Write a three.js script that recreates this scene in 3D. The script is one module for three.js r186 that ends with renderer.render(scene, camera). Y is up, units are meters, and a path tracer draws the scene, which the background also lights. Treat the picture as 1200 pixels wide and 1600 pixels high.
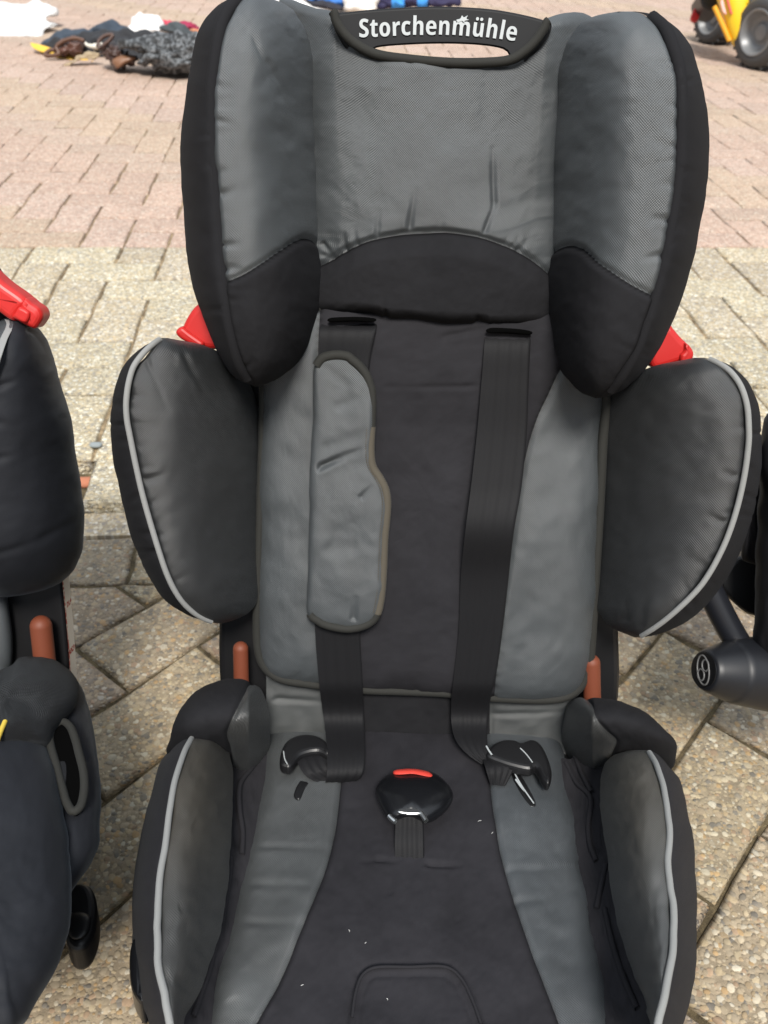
import * as THREE from 'three';
import { mergeGeometries } from 'three/addons/utils/BufferGeometryUtils.js';
import { RoundedBoxGeometry } from 'three/addons/geometries/RoundedBoxGeometry.js';
import { TextGeometry } from 'three/addons/geometries/TextGeometry.js';
import { FontLoader } from 'three/addons/loaders/FontLoader.js';

const V3 = THREE.Vector3, rad = THREE.MathUtils.degToRad, lerp = THREE.MathUtils.lerp, clamp = THREE.MathUtils.clamp;
const scene = new THREE.Scene();

// ---------------------------------------------------------------- camera, sky, sun, exposure
const camera = new THREE.PerspectiveCamera(60, 0.75, 0.02, 400);
camera.position.set(0, 0.767, 0);
camera.rotation.set(rad(-36.32), 0, rad(1.81), 'YXZ');
camera.updateMatrixWorld();
camera.focus = 0.62; camera.userData.fStop = 13;
const renderer = new THREE.WebGLRenderer({ antialias: true });
renderer.toneMapping = THREE.LinearToneMapping;
renderer.toneMappingExposure = 3.05;
renderer.shadowMap.enabled = true;
const SUN = new V3(0.04, 0.84, 0.46).normalize();
{ // bright, thinly overcast sky
  const W = 256, H = 128, d = new Float32Array(W * H * 4);
  for (let y = 0; y < H; y++) for (let x = 0; x < W; x++) {
    const el = ((y + 0.5) / H - 0.5) * Math.PI, az = ((x + 0.5) / W) * 2 * Math.PI, s = Math.sin(el), i = (y * W + x) * 4;
    const cl = 0.06 * Math.sin(az * 3 + el * 7) + 0.05 * Math.sin(az * 7 - el * 11 + 1.3);
    const k = (s > 0 ? 0.1 + 0.3 * Math.pow(s, 1.2) : 0.05) * (1 + cl);
    d[i] = 0.90 * k; d[i + 1] = 0.98 * k; d[i + 2] = 1.08 * k; d[i + 3] = 1;
  }
  const sky = new THREE.DataTexture(d, W, H, THREE.RGBAFormat, THREE.FloatType);
  sky.mapping = THREE.EquirectangularReflectionMapping; sky.magFilter = sky.minFilter = THREE.LinearFilter; sky.needsUpdate = true;
  scene.background = sky; scene.environment = sky;
}
const sun = new THREE.DirectionalLight(new THREE.Color(1, 0.95, 0.88), 1.5);
sun.position.copy(SUN).multiplyScalar(12); sun.target.position.set(0, 0, -2);
sun.castShadow = true; sun.shadow.radius = 26; sun.shadow.mapSize.set(2048, 2048);
Object.assign(sun.shadow.camera, { left: -8, right: 8, top: 8, bottom: -8, near: 0.5, far: 40 });
scene.add(sun, sun.target);

// ---------------------------------------------------------------- small tools
function rng(seed) { let a = seed | 0; return () => { a = (a + 0x6d2b79f5) | 0; let t = Math.imul(a ^ (a >>> 15), 1 | a); t = (t + Math.imul(t ^ (t >>> 7), 61 | t)) ^ t; return ((t ^ (t >>> 14)) >>> 0) / 4294967296; }; }
const hash = (x, y, s = 0) => { let h = Math.imul(x, 374761393) ^ Math.imul(y, 668265263) ^ Math.imul(s, 1274126177); h = Math.imul(h ^ (h >>> 13), 1274126177); return ((h ^ (h >>> 16)) >>> 0) / 4294967296; };
function noise(x, y, s = 0) { const i = Math.floor(x), j = Math.floor(y), u = x - i, v = y - j, a = u * u * (3 - 2 * u), b = v * v * (3 - 2 * v); return lerp(lerp(hash(i, j, s), hash(i + 1, j, s), a), lerp(hash(i, j + 1, s), hash(i + 1, j + 1, s), a), b) * 2 - 1; }
const fbm = (x, y, s = 0, n = 4) => { let r = 0, a = 0.5; for (let k = 0; k < n; k++) { r += a * noise(x, y, s + k * 17); x *= 2.03; y *= 2.03; a *= 0.5; } return r; };
const sstep = (a, b, x) => { const t = clamp((x - a) / (b - a), 0, 1); return t * t * (3 - 2 * t); };

const camRay = (px, py) => new V3((px - 600) / 1385.64, (800 - py) / 1385.64, -1).applyQuaternion(camera.quaternion);
// a plane of the place: its point, normal and in-plane axes; plane(px, py, o) is where a sight line meets it, o metres in front of it
function plane(point, normal) {
  const n = normal.clone().normalize(), X = new V3(1, 0, 0).addScaledVector(n, -n.x).normalize(), Y = n.clone().cross(X);
  const f = (px, py, o = 0) => { const d = camRay(px, py), t = (n.dot(point) + o - n.dot(camera.position)) / n.dot(d); return camera.position.clone().addScaledVector(d, t); };
  f.n = n; f.X = X; f.Y = Y; f.flat = (px, py, o = 0) => { const p = f(px, py, o).sub(point); return new THREE.Vector2(p.dot(X), p.dot(Y)); };
  f.at = (x, y, o = 0) => point.clone().addScaledVector(X, x).addScaledVector(Y, y).addScaledVector(n, o);
  f.matrix = (o = 0) => new THREE.Matrix4().makeBasis(X, Y, n).setPosition(point.clone().addScaledVector(n, o));
  return f;
}
const BACK = plane(new V3(0, 0.12, -0.526), new V3(0, 0.36, 1));      // backrest
const SEAT = plane(new V3(0, 0.12, -0.526), new V3(0, 1, -0.15));     // seat cushion
const onGround = (px, py, h = 0) => plane(new V3(0, h, 0), new V3(0, 1, 0))(px, py);

// monotone cubic table: [[t, value], ...]
function table(pts) {
  const x = pts.map((p) => p[0]), y = pts.map((p) => p[1]), n = x.length, d = [], m = [];
  for (let i = 0; i < n - 1; i++) d.push((y[i + 1] - y[i]) / (x[i + 1] - x[i]));
  m[0] = d[0]; m[n - 1] = d[n - 2];
  for (let i = 1; i < n - 1; i++) m[i] = d[i - 1] * d[i] <= 0 ? 0 : 2 / (1 / d[i - 1] + 1 / d[i]);
  return (t) => {
    if (t <= x[0]) return y[0]; if (t >= x[n - 1]) return y[n - 1];
    let i = 0; while (t > x[i + 1]) i++;
    const h = x[i + 1] - x[i], s = (t - x[i]) / h, s2 = s * s, s3 = s2 * s;
    return (2 * s3 - 3 * s2 + 1) * y[i] + (s3 - 2 * s2 + s) * h * m[i] + (3 * s2 - 2 * s3) * y[i + 1] + (s3 - s2) * h * m[i + 1];
  };
}
// smooth path through points of any dimension, evenly resampled
function path(pts, closed, N) {
  const n = pts.length, dim = pts[0].length, P = (i) => (closed ? pts[((i % n) + n) % n] : pts[clamp(i, 0, n - 1)]), dense = [], seg = closed ? n : n - 1;
  for (let i = 0; i < seg; i++) for (let k = 0; k < 12; k++) {
    const t = k / 12, a = P(i - 1), b = P(i), c = P(i + 1), e = P(i + 2), q = [];
    for (let j = 0; j < dim; j++) q.push(0.5 * (2 * b[j] + (c[j] - a[j]) * t + (2 * a[j] - 5 * b[j] + 4 * c[j] - e[j]) * t * t + (3 * b[j] - a[j] - 3 * c[j] + e[j]) * t * t * t));
    dense.push(q);
  }
  dense.push(closed ? dense[0] : P(n - 1));
  const L = [0]; for (let i = 1; i < dense.length; i++) L.push(L[i - 1] + Math.hypot(dense[i][0] - dense[i - 1][0], dense[i][1] - dense[i - 1][1]) + 1e-6);
  const out = []; let i = 0;
  for (let k = 0; k <= N; k++) { const s = (k / N) * L[L.length - 1]; while (i < L.length - 2 && L[i + 1] < s) i++; const t = clamp((s - L[i]) / (L[i + 1] - L[i]), 0, 1); out.push(dense[i].map((a, j) => lerp(a, dense[i + 1][j], t))); }
  return out;
}
function segDist(x, y, x0, y0, x1, y1) { const dx = x1 - x0, dy = y1 - y0, t = clamp(((x - x0) * dx + (y - y0) * dy) / (dx * dx + dy * dy), 0, 1); return [Math.hypot(x - x0 - dx * t, y - y0 - dy * t), t]; }
const lineDist = (x, y, pts) => { let d = 1e9; for (let i = 0; i < pts.length - 1; i++) d = Math.min(d, segDist(x, y, pts[i][0], pts[i][1], pts[i + 1][0], pts[i + 1][1])[0]); return d; };
// creases of a cloth: [x0, y0, x1, y1, half width, depth in mm]
const creases = (list) => (x, y) => { let r = 0; for (const [x0, y0, x1, y1, w, mm] of list) { if (Math.abs(x - (x0 + x1) / 2) > Math.abs(x1 - x0) / 2 + 4 * w || Math.abs(y - (y0 + y1) / 2) > Math.abs(y1 - y0) / 2 + 4 * w) continue; const [d, t] = segDist(x, y, x0, y0, x1, y1); const q = d / w; r -= mm * 0.001 * Math.min(1, 0.1 + t / 0.14) * (1 - 0.8 * t) * (Math.exp(-q * q) - 0.1 * Math.exp(-((q - 1.9) ** 2))); } return r; };
// short puckers that a seam pulls into the cloth on one side of it
function puckers(pts, side, seed, n, len = 30, mm = 2) {
  const r = rng(seed), P = path(pts, false, 200), out = [];
  for (let k = 0; k < n; k++) { const i = 3 + Math.floor(r() * 193), a = P[i], b = P[i + 2], dx = b[0] - a[0], dy = b[1] - a[1], l = Math.hypot(dx, dy) || 1, L = len * (0.4 + r()), s = (r() - 0.5) * 0.8; out.push([a[0], a[1], a[0] + side * (-dy / l) * L + (dx / l) * L * s, a[1] + side * (dx / l) * L + (dy / l) * L * s, 2.5 + 3 * r(), mm * (0.35 + r())]); }
  return out;
}

// a surface as a grid of points; f(u, v) gives [px, py, o] on the plane K or a point
function surf({ nu, nv, f, K, disp, col, closed, flatUV, polarRow = 1, probe = [0.5, 0.5] }) {
  const W = nu + 1, H = nv + 1, P = new Float32Array(W * H * 3), Q = new Float32Array(W * H * 4), idx = [], p = [];
  for (let j = 0; j < H; j++) for (let i = 0; i < W; i++) {
    const u = i / nu, v = j / nv, q = f(u, v), w = q.isVector3 ? q : K(q[0], q[1], q[2]), k = j * W + i;
    p.push(w); Q[k * 4] = q.isVector3 ? u : q[0]; Q[k * 4 + 1] = q.isVector3 ? v : q[1]; Q[k * 4 + 2] = u; Q[k * 4 + 3] = v;
  }
  for (let j = 0; j < nv; j++) for (let i = 0; i < nu; i++) { const a = j * W + i, b = a + 1, c = a + W, d = c + 1; idx.push(a, c, b, b, c, d); }
  const g = new THREE.BufferGeometry();
  const put = () => { p.forEach((w, k) => w.toArray(P, k * 3)); };
  put(); g.setAttribute('position', new THREE.BufferAttribute(P, 3)); g.setIndex(idx);
  const kp = Math.round(probe[1] * nv) * W + Math.round(probe[0] * nu);
  g.computeVertexNormals();
  let nr = g.attributes.normal;
  const weld = () => { if (closed) for (let j = 0; j < H; j++) { const a = j * W, b = a + nu, s = new V3(nr.getX(a) + nr.getX(b), nr.getY(a) + nr.getY(b), nr.getZ(a) + nr.getZ(b)).normalize(); nr.setXYZ(a, s.x, s.y, s.z); nr.setXYZ(b, s.x, s.y, s.z); } };
  if (new V3(nr.getX(kp), nr.getY(kp), nr.getZ(kp)).dot(camera.position.clone().sub(p[kp])) < 0) { for (let i = 0; i < idx.length; i += 3) [idx[i + 1], idx[i + 2]] = [idx[i + 2], idx[i + 1]]; g.setIndex(idx); g.computeVertexNormals(); nr = g.attributes.normal; }
  weld();
  if (disp) { for (let k = 0; k < p.length; k++) { const h = disp(Q[k * 4], Q[k * 4 + 1], Q[k * 4 + 2], Q[k * 4 + 3]); p[k].x += nr.getX(k) * h; p[k].y += nr.getY(k) * h; p[k].z += nr.getZ(k) * h; } put(); g.attributes.position.needsUpdate = true; g.computeVertexNormals(); nr = g.attributes.normal; weld(); }
  const uv = new Float32Array(W * H * 2);
  if (flatUV === 'polar') { // unwrapped outwards from the middle
    for (let i = 0; i < W; i++) { const e = p[Math.min(nv, polarRow) * W + i].clone().sub(p[0]), a = e.dot(K.X), c = e.dot(K.Y), l = Math.hypot(a, c) || 1; let s = 0; for (let j = 0; j < H; j++) { if (j) s += p[j * W + i].distanceTo(p[(j - 1) * W + i]); uv[(j * W + i) * 2] = p[0].dot(K.X) + (a / l) * s; uv[(j * W + i) * 2 + 1] = p[0].dot(K.Y) + (c / l) * s; } }
  } else if (flatUV && K) p.forEach((w, k) => { const d = w.dot(K.n); uv[k * 2] = w.dot(K.X) + 0.8 * d; uv[k * 2 + 1] = w.dot(K.Y) + 0.6 * d; });
  else {
    const mid = Math.floor(W / 2);
    for (let j = 0; j < H; j++) { let s = 0; for (let i = mid + 1; i < W; i++) { s += p[j * W + i].distanceTo(p[j * W + i - 1]); uv[(j * W + i) * 2] = s; } s = 0; for (let i = mid - 1; i >= 0; i--) { s -= p[j * W + i].distanceTo(p[j * W + i + 1]); uv[(j * W + i) * 2] = s; } }
    let s = 0; for (let j = 0; j < H; j++) { if (j) s += p[j * W + mid].distanceTo(p[(j - 1) * W + mid]); for (let i = 0; i < W; i++) uv[(j * W + i) * 2 + 1] = -s; }
  }
  const C = new Float32Array(W * H * 3);
  for (let k = 0; k < W * H; k++) { const c = col ? col(Q[k * 4], Q[k * 4 + 1], Q[k * 4 + 2], Q[k * 4 + 3]) : 1; if (typeof c === 'number') C.fill(c, k * 3, k * 3 + 3); else C.set(c, k * 3); }
  g.setAttribute('uv', new THREE.BufferAttribute(uv, 2)); g.setAttribute('color', new THREE.BufferAttribute(C, 3)); g.setAttribute('q', new THREE.BufferAttribute(Q, 4));
  return g;
}
// cuts a surface along field = 0 into [where positive, where negative]
function split(g, field) {
  const names = Object.keys(g.attributes), A = names.map((n) => ({ n, s: g.attributes[n].itemSize, a: Array.from(g.attributes[n].array) }));
  const q = g.attributes.q, F = []; for (let k = 0; k < q.count; k++) F.push(field(q.getX(k), q.getY(k), q.getZ(k), q.getW(k)) || 1e-9);
  const idx = g.index.array, out = [[], []], cut = new Map();
  const mid = (a, b) => { const key = a < b ? a * 1e7 + b : b * 1e7 + a; if (cut.has(key)) return cut.get(key); const t = F[a] / (F[a] - F[b]); for (const x of A) for (let c = 0; c < x.s; c++) x.a.push(lerp(x.a[a * x.s + c], x.a[b * x.s + c], t)); F.push(0); const k = F.length - 1; cut.set(key, k); return k; };
  for (let i = 0; i < idx.length; i += 3) {
    const t = [idx[i], idx[i + 1], idx[i + 2]], s = t.map((k) => F[k] > 0);
    if (s[0] === s[1] && s[1] === s[2]) { out[s[0] ? 0 : 1].push(...t); continue; }
    const lone = s[0] === s[1] ? 2 : s[1] === s[2] ? 0 : 1, a = t[lone], b = t[(lone + 1) % 3], c = t[(lone + 2) % 3], ab = mid(a, b), ac = mid(a, c);
    out[s[lone] ? 0 : 1].push(a, ab, ac); out[s[lone] ? 1 : 0].push(ab, b, c, ab, c, ac);
  }
  return out.map((ix) => { // compact
    const map = new Map(), r = new THREE.BufferGeometry(), n = []; for (const k of ix) { if (!map.has(k)) map.set(k, map.size); n.push(map.get(k)); }
    for (const x of A) { const arr = new Float32Array(map.size * x.s); for (const [k, m] of map) for (let c = 0; c < x.s; c++) arr[m * x.s + c] = x.a[k * x.s + c]; r.setAttribute(x.n, new THREE.BufferAttribute(arr, x.s)); }
    r.setIndex(n); return r;
  });
}
// a stuffed piece inside a closed outline
function pillow({ out, K, o = 0, thick = 0.02, back = 0.02, pw = 3, disp, col, N = 140, R = 44, center, tilt }) {
  const P = path(out, true, N), c = center || [P.reduce((s, a) => s + a[0], 0) / P.length, P.reduce((s, a) => s + a[1], 0) / P.length];
  return surf({ nu: N, nv: back ? R + 12 : R, K, closed: true, flatUV: 'polar', polarRow: R, disp, col, probe: [0.25, 0.2], f: (u, v) => {
    const j = v * (back ? R + 12 : R), r = j <= R ? 1 - (1 - j / R) ** 1.35 : 1 - (j - R) / 12, a = P[Math.round(u * N)], h = j <= R ? thick * Math.sqrt(Math.max(0, 1 - r ** pw)) : -back * Math.sqrt(Math.max(0, 1 - r ** pw));
    const x = lerp(c[0], a[0], r), y = lerp(c[1], a[1], r); return [x, y, o + h + (tilt ? tilt(x, y) : 0)];
  } });
}
// a plate with the outline, its front o metres before K, going back by depth
function plate(out, K, o, depth, bevel = 0.002, holes = [], N = 90, seg = 3) {
  const s = new THREE.Shape(path(out, true, N).slice(0, -1).map((a) => K.flat(a[0], a[1], o)));
  for (const h of holes) s.holes.push(new THREE.Path(path(h, true, 50).slice(0, -1).map((a) => K.flat(a[0], a[1], o))));
  const g = new THREE.ExtrudeGeometry(s, { depth: depth - 2 * bevel, bevelEnabled: true, bevelThickness: bevel, bevelSize: bevel, bevelOffset: -bevel, bevelSegments: seg, steps: 1, curveSegments: 6 });
  g.translate(0, 0, -depth + bevel); return g.applyMatrix4(K.matrix(o));
}
const tube3 = (pts, r, closed = false, seg = 90, rs = 9) => { const g = new THREE.TubeGeometry(new THREE.CatmullRomCurve3(pts, closed, 'centripetal'), seg, r, rs, closed); return g; };
const tubeOn = (pts, K, o, r, closed, seg) => tube3(pts.map((a) => K(a[0], a[1], a[2] ?? o)), r, closed, seg);
// flat webbing between a left and a right edge: rows [xl, yl, xr, yr, o, (o right)]
function ribbon(rows, K, th = 0.0016, ribs = 4, col) {
  const R = path(rows.map((r) => [(r[0] + r[2]) / 2, (r[1] + r[3]) / 2, ...r, r[5] ?? r[4]]), false, 90);
  return surf({ nu: 40, nv: 90, K, closed: true, col, probe: [0.22, 0.5], f: (u, v) => {
    const r = R[Math.round(v * 90)], front = u <= 0.46, s = u < 0.46 ? u / 0.46 : u < 0.5 ? 1 : u < 0.96 ? 1 - (u - 0.5) / 0.46 : 0;
    const rib = front ? 0.00036 * Math.cos(s * ribs * 2 * Math.PI) * (s > 0.08 && s < 0.92 ? 1 : 0) : 0;
    return [lerp(r[2], r[4], s), lerp(r[3], r[5], s), lerp(r[6], r[7], s) + (front ? rib : -th)];
  } });
}
// a wing or side bolster: rows run down the picture; inner edge, seam and outer silhouette are tables x(y)
function wing({ K, y0, y1, inner, seam, outer, oIn, oSeam, oTip, oBack = -0.03, puff = 0.004, sweep = 115, disp, rimDisp, col, rimCol, rows = 150, bow = 2.3 }) {
  const Y = (v) => y0 + (y1 - y0) * (1 - Math.cos(Math.PI * v)) / 2, E = (v) => { const t = Math.abs(2 * ((Y(v) - y0) / (y1 - y0)) - 1); return Math.sqrt(Math.max(0, 1 - t ** 5)); };
  const sg = (y) => lerp(0, 1, 1), od = (y) => oSeam;
  const fade = (d) => d && ((x, y, u, v) => d(x, y, u, v) * sstep(0.02, 0.16, Math.min(v, 1 - v)));
  const face = surf({ nu: 64, nv: rows, K, disp: fade(disp), col, f: (u, v) => { const y = Y(v), e = E(v), s = u; return [lerp(inner(y), seam(y), s), y, lerp(oTip, lerp(oIn, od(y), 1 - (1 - s) ** bow), e) + puff * e * Math.sin(Math.PI * s)]; } });
  const rim = surf({ nu: 36, nv: rows, K, disp: fade(rimDisp), col: rimCol, probe: [0.3, 0.5], f: (u, v) => { const y = Y(v), e = E(v), a = rad(u * sweep), xs = seam(y), xo = outer(y); return [xs + (xo - xs) * Math.sin(a), y, lerp(oTip, oBack + (od(y) - oBack) * Math.cos(a), e)]; } });
  return { face, rim };
}

// ---------------------------------------------------------------- materials
function dataTex(w, h, fn, srgb, rep = 1) {
  const d = new Uint8Array(w * h * 4); for (let y = 0; y < h; y++) for (let x = 0; x < w; x++) { const c = fn(x, y), i = (y * w + x) * 4; d[i] = c[0]; d[i + 1] = c[1]; d[i + 2] = c[2]; d[i + 3] = 255; }
  const t = new THREE.DataTexture(d, w, h, THREE.RGBAFormat); t.wrapS = t.wrapT = THREE.RepeatWrapping; t.magFilter = t.minFilter = THREE.LinearFilter; if (srgb) t.colorSpace = THREE.SRGBColorSpace; t.repeat.set(rep, rep); t.needsUpdate = true; return t;
}
const b255 = (v) => clamp(Math.round(v * 255), 0, 255);
// woven polyester: 1.5 mm diamonds, tile of 48 mm
const weaveH = (x, y) => { const a = ((x + y) / 16) * Math.PI * 2 / 1, c = ((x - y) / 16) * Math.PI * 2 / 1; return 0.5 + 0.25 * Math.sin(a) + 0.25 * Math.sin(c); };
const TN = 512, TM = 1 / 0.055;
const texWeave = dataTex(TN, TN, (x, y) => { const h = weaveH(x, y), n = noise(x / 4, y / 4, 3) * 0.05, v = 0.54 + 0.46 * h + n; return [b255(v), b255(v), b255(v)]; }, false, TM);
const texWeaveB = dataTex(TN, TN, (x, y) => { const h = weaveH(x, y); return [b255(h), b255(h), b255(h)]; }, false, TM);
const texKnit = dataTex(TN, TN, (x, y) => { const h = 0.5 + 0.5 * Math.sin((x / 8) * Math.PI * 2) * Math.sin((y / 8) * Math.PI * 2), n = hash(x, y, 5), v = 0.74 + 0.14 * h + 0.16 * n; return [b255(v), b255(v), b255(v)]; }, false, TM);
const texWeb = dataTex(256, 256, (x, y) => { const h = 0.5 + 0.5 * Math.sin(((x + (y % 16 < 8 ? y : -y)) / 8) * Math.PI * 2), v = 0.75 + 0.25 * h; return [b255(v), b255(v), b255(v)]; }, false, 1 / 0.03);
const fab = (r, g, b, map, bump, scale, o = {}) => new THREE.MeshPhysicalMaterial({ color: new THREE.Color().setRGB(r, g, b), roughness: 0.72, vertexColors: true, map, bumpMap: bump, bumpScale: scale, sheen: 0.12, sheenRoughness: 0.5, sheenColor: new THREE.Color().setRGB(0.75, 0.85, 0.95), specularIntensity: 0.5, ...o });
const M = {
  grey: fab(0.071, 0.08, 0.086, texWeave, texWeaveB, 0.0003, { roughness: 0.47, ior: 1.65, specularIntensity: 1, sheen: 0.05 }),
  worn: fab(0.074, 0.08, 0.081, texWeave, texWeaveB, 0.0003, { roughness: 0.48, ior: 1.65, specularIntensity: 1, sheen: 0.05 }),
  black: fab(0.02, 0.02, 0.0222, texKnit, texKnit, 0.0002, { roughness: 0.9, sheen: 0.01, specularIntensity: 0.14 }),
  blackWeave: fab(0.026, 0.028, 0.03, texWeave, texWeaveB, 0.0003, { roughness: 0.44, ior: 1.65, specularIntensity: 1, sheen: 0.03 }),
  facet: fab(0.056, 0.057, 0.056, texWeave, texWeaveB, 0.0003, { roughness: 0.42, ior: 1.8, sheen: 0.05 }),
  bolster: fab(0.064, 0.067, 0.067, texWeave, texWeaveB, 0.0003, { roughness: 0.42, ior: 1.8, specularIntensity: 1, sheen: 0.05 }),
  charcoal: fab(0.0258, 0.0252, 0.0288, texKnit, texKnit, 0.0002, { roughness: 0.85, sheen: 0.03, specularIntensity: 0.25 }),
  web: fab(0.0125, 0.0125, 0.014, texWeb, texWeb, 0.0003, { roughness: 0.6, sheen: 0.02, specularIntensity: 0.35 }),
  binding: fab(0.034, 0.034, 0.031, texKnit, texKnit, 0.0003, { sheen: 0.05, specularIntensity: 0.3 }),
  wornBinding: fab(0.1, 0.088, 0.068, texKnit, texKnit, 0.0003, {}),
  piping: fab(0.29, 0.295, 0.29, texKnit, texKnit, 0.0003, {}),
  plastic: new THREE.MeshPhysicalMaterial({ color: new THREE.Color().setRGB(0.008, 0.008, 0.009), roughness: 0.42 }),
  gloss: new THREE.MeshPhysicalMaterial({ color: new THREE.Color().setRGB(0.006, 0.0065, 0.008), roughness: 0.3, clearcoat: 0.2, clearcoatRoughness: 0.2 }),
  handle: new THREE.MeshPhysicalMaterial({ color: new THREE.Color().setRGB(0.008, 0.0085, 0.01), roughness: 0.55, specularIntensity: 0.45 }),
  red: new THREE.MeshPhysicalMaterial({ color: new THREE.Color().setRGB(0.52, 0.02, 0.017), roughness: 0.4 }),
  button: new THREE.MeshPhysicalMaterial({ color: new THREE.Color().setRGB(0.75, 0.07, 0.05), roughness: 0.4 }),
  orange: new THREE.MeshPhysicalMaterial({ color: new THREE.Color().setRGB(0.17, 0.042, 0.018), roughness: 0.6 }),
  steel: new THREE.MeshStandardMaterial({ color: new THREE.Color().setRGB(0.7, 0.72, 0.72), metalness: 1, roughness: 0.3 }),
  hole: new THREE.MeshPhysicalMaterial({ color: new THREE.Color().setRGB(0.002, 0.002, 0.002), roughness: 1, specularIntensity: 0.05 }),  // near-black, stands for the shade inside slots and openings
  silver: new THREE.MeshStandardMaterial({ color: new THREE.Color().setRGB(0.43, 0.46, 0.47), roughness: 0.45 }),
  lintAndSeamShade: new THREE.MeshStandardMaterial({ color: new THREE.Color().setRGB(0.6, 0.6, 0.58), roughness: 0.8 }),
};
const lintAndSeamShade = (d, w = 2.3) => 1 - 0.7 * Math.exp(-((d / w) ** 2));   // shade in the seam gaps, painted into the vertex colours
const tone = (seed, amp = 0.1, sc = 70) => (x, y) => 1 + amp * 2 * fbm(x / sc, y / sc, seed) + amp * 0.4 * noise(x / 7, y / 7, seed + 9);

// ---------------------------------------------------------------- things and parts
const count = {};
const nameOf = (n) => { count[n] = (count[n] ?? -1) + 1; return count[n] ? n + '_' + String(count[n]).padStart(3, '0') : n; };
function thing(name, label, category, at, group) { const o = new THREE.Group(); o.name = nameOf(name); o.position.copy(at); o.userData = { label, category }; if (group) o.userData.group = group; scene.add(o); o.updateMatrixWorld(); return o; }
// a mesh whose geometry is given in world axes and belongs under parent
function part(name, geo, mat, parent, label) {
  const list = Array.isArray(geo) ? geo : [geo];
  let g = list[0];
  if (list.length > 1) g = mergeGeometries(list.map((a) => { const b = a.index ? a.toNonIndexed() : a.clone(); for (const k of Object.keys(b.attributes)) if (!['position', 'normal', 'uv'].includes(k)) b.deleteAttribute(k); return b; }));
  if (mat.vertexColors && !g.attributes.color) g.setAttribute('color', new THREE.BufferAttribute(new Float32Array(g.attributes.position.count * 3).fill(1), 3));
  if (g.attributes.q) g.deleteAttribute('q');
  const m = new THREE.Mesh(g, mat); m.name = name; m.castShadow = m.receiveShadow = true; if (label) m.userData.label = label;
  const root = new V3(); for (let p = parent; p && p !== scene; p = p.parent) root.add(p.position);
  g.translate(-root.x, -root.y, -root.z); parent.add(m); return m;
}

// ---------------------------------------------------------------- paving
const YAW = rad(5.11), fromUV = (U, V) => [U * Math.cos(YAW) + V * Math.sin(YAW), -U * Math.sin(YAW) + V * Math.cos(YAW)];   // paving axes to x, z
// exposed aggregate: rounded pebbles of two sizes in a sandy matrix, tile of 0.5 m
function pebbles(seed, pal, matrix, big, soft = 0.7) {
  const N = 1024, cols = new Float32Array(N * N * 3), hs = new Float32Array(N * N);
  const layer = (cells, keep, rmin, rmax, s, lift) => {
    const cs = N / cells;
    for (let j = 0; j < cells; j++) for (let i = 0; i < cells; i++) {
      if (hash(i, j, s) > keep) continue;
      const x0 = (i + 0.15 + 0.7 * hash(i, j, s + 1)) * cs, y0 = (j + 0.15 + 0.7 * hash(i, j, s + 2)) * cs, r = cs * lerp(rmin, rmax, hash(i, j, s + 3)), el = 0.62 + 0.38 * hash(i, j, s + 4), an = hash(i, j, s + 5) * Math.PI, c = pal[Math.floor(hash(i, j, s + 6) * pal.length)], k = 0.82 + 0.36 * hash(i, j, s + 7), ca = Math.cos(an), sa = Math.sin(an), top = lift * (0.6 + 0.4 * hash(i, j, s + 8));
      for (let y = Math.floor(y0 - r - 1); y <= y0 + r + 1; y++) for (let x = Math.floor(x0 - r - 1); x <= x0 + r + 1; x++) {
        const dx = x - x0, dy = y - y0, a = (dx * ca + dy * sa) / r, b = (-dx * sa + dy * ca) / (r * el), w = 0.12 * noise(x / 6, y / 6, s + 11), d = a * a + b * b + w; if (d >= 1) continue;
        const h = top * Math.sqrt(1 - Math.max(0, d)) * 0.7 + top * 0.3, m = ((y + N) % N) * N + ((x + N) % N); if (h < hs[m]) continue;
        hs[m] = h; const n = k * (1 + 0.1 * noise(x / 3, y / 3, s + 12)); for (let q = 0; q < 3; q++) cols[m * 3 + q] = lerp(matrix[q] * 1.12, c[q], soft) * n;
      }
    }
  };
  for (let y = 0; y < N; y++) for (let x = 0; x < N; x++) { const m = y * N + x, n = 1 + 0.35 * (hash(x, y, seed) - 0.5) + 0.25 * noise(x / 16, y / 16, seed + 1); for (let q = 0; q < 3; q++) cols[m * 3 + q] = matrix[q] * n; hs[m] = 0.12 + 0.08 * hash(x, y, seed + 3); }
  layer(150, 0.55, 0.35, 0.6, seed + 20, 0.6); layer(86, big * 0.8, 0.38, 0.62, seed + 40, 0.85); layer(60, big * 0.45, 0.36, 0.6, seed + 60, 1);
  const g = (v) => b255(Math.pow(v, 1 / 2.2));
  return [dataTex(N, N, (x, y) => { const m = (y * N + x) * 3; return [g(cols[m]), g(cols[m + 1]), g(cols[m + 2])]; }, true, 2), dataTex(N, N, (x, y) => { const v = b255(hs[y * N + x]); return [v, v, v]; }, false, 2)];
}
const cream = [[0.52, 0.42, 0.27], [0.6, 0.52, 0.39], [0.68, 0.62, 0.5], [0.44, 0.33, 0.2], [0.55, 0.36, 0.17], [0.34, 0.28, 0.2], [0.24, 0.22, 0.19], [0.7, 0.66, 0.56], [0.5, 0.42, 0.31], [0.16, 0.16, 0.16], [0.44, 0.3, 0.2], [0.6, 0.5, 0.34], [0.46, 0.38, 0.27], [0.42, 0.35, 0.25], [0.4, 0.32, 0.23], [0.5, 0.4, 0.26], [0.38, 0.33, 0.26]];
const [pebC, pebB] = pebbles(100, cream, [0.38, 0.31, 0.22], 0.8);
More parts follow.
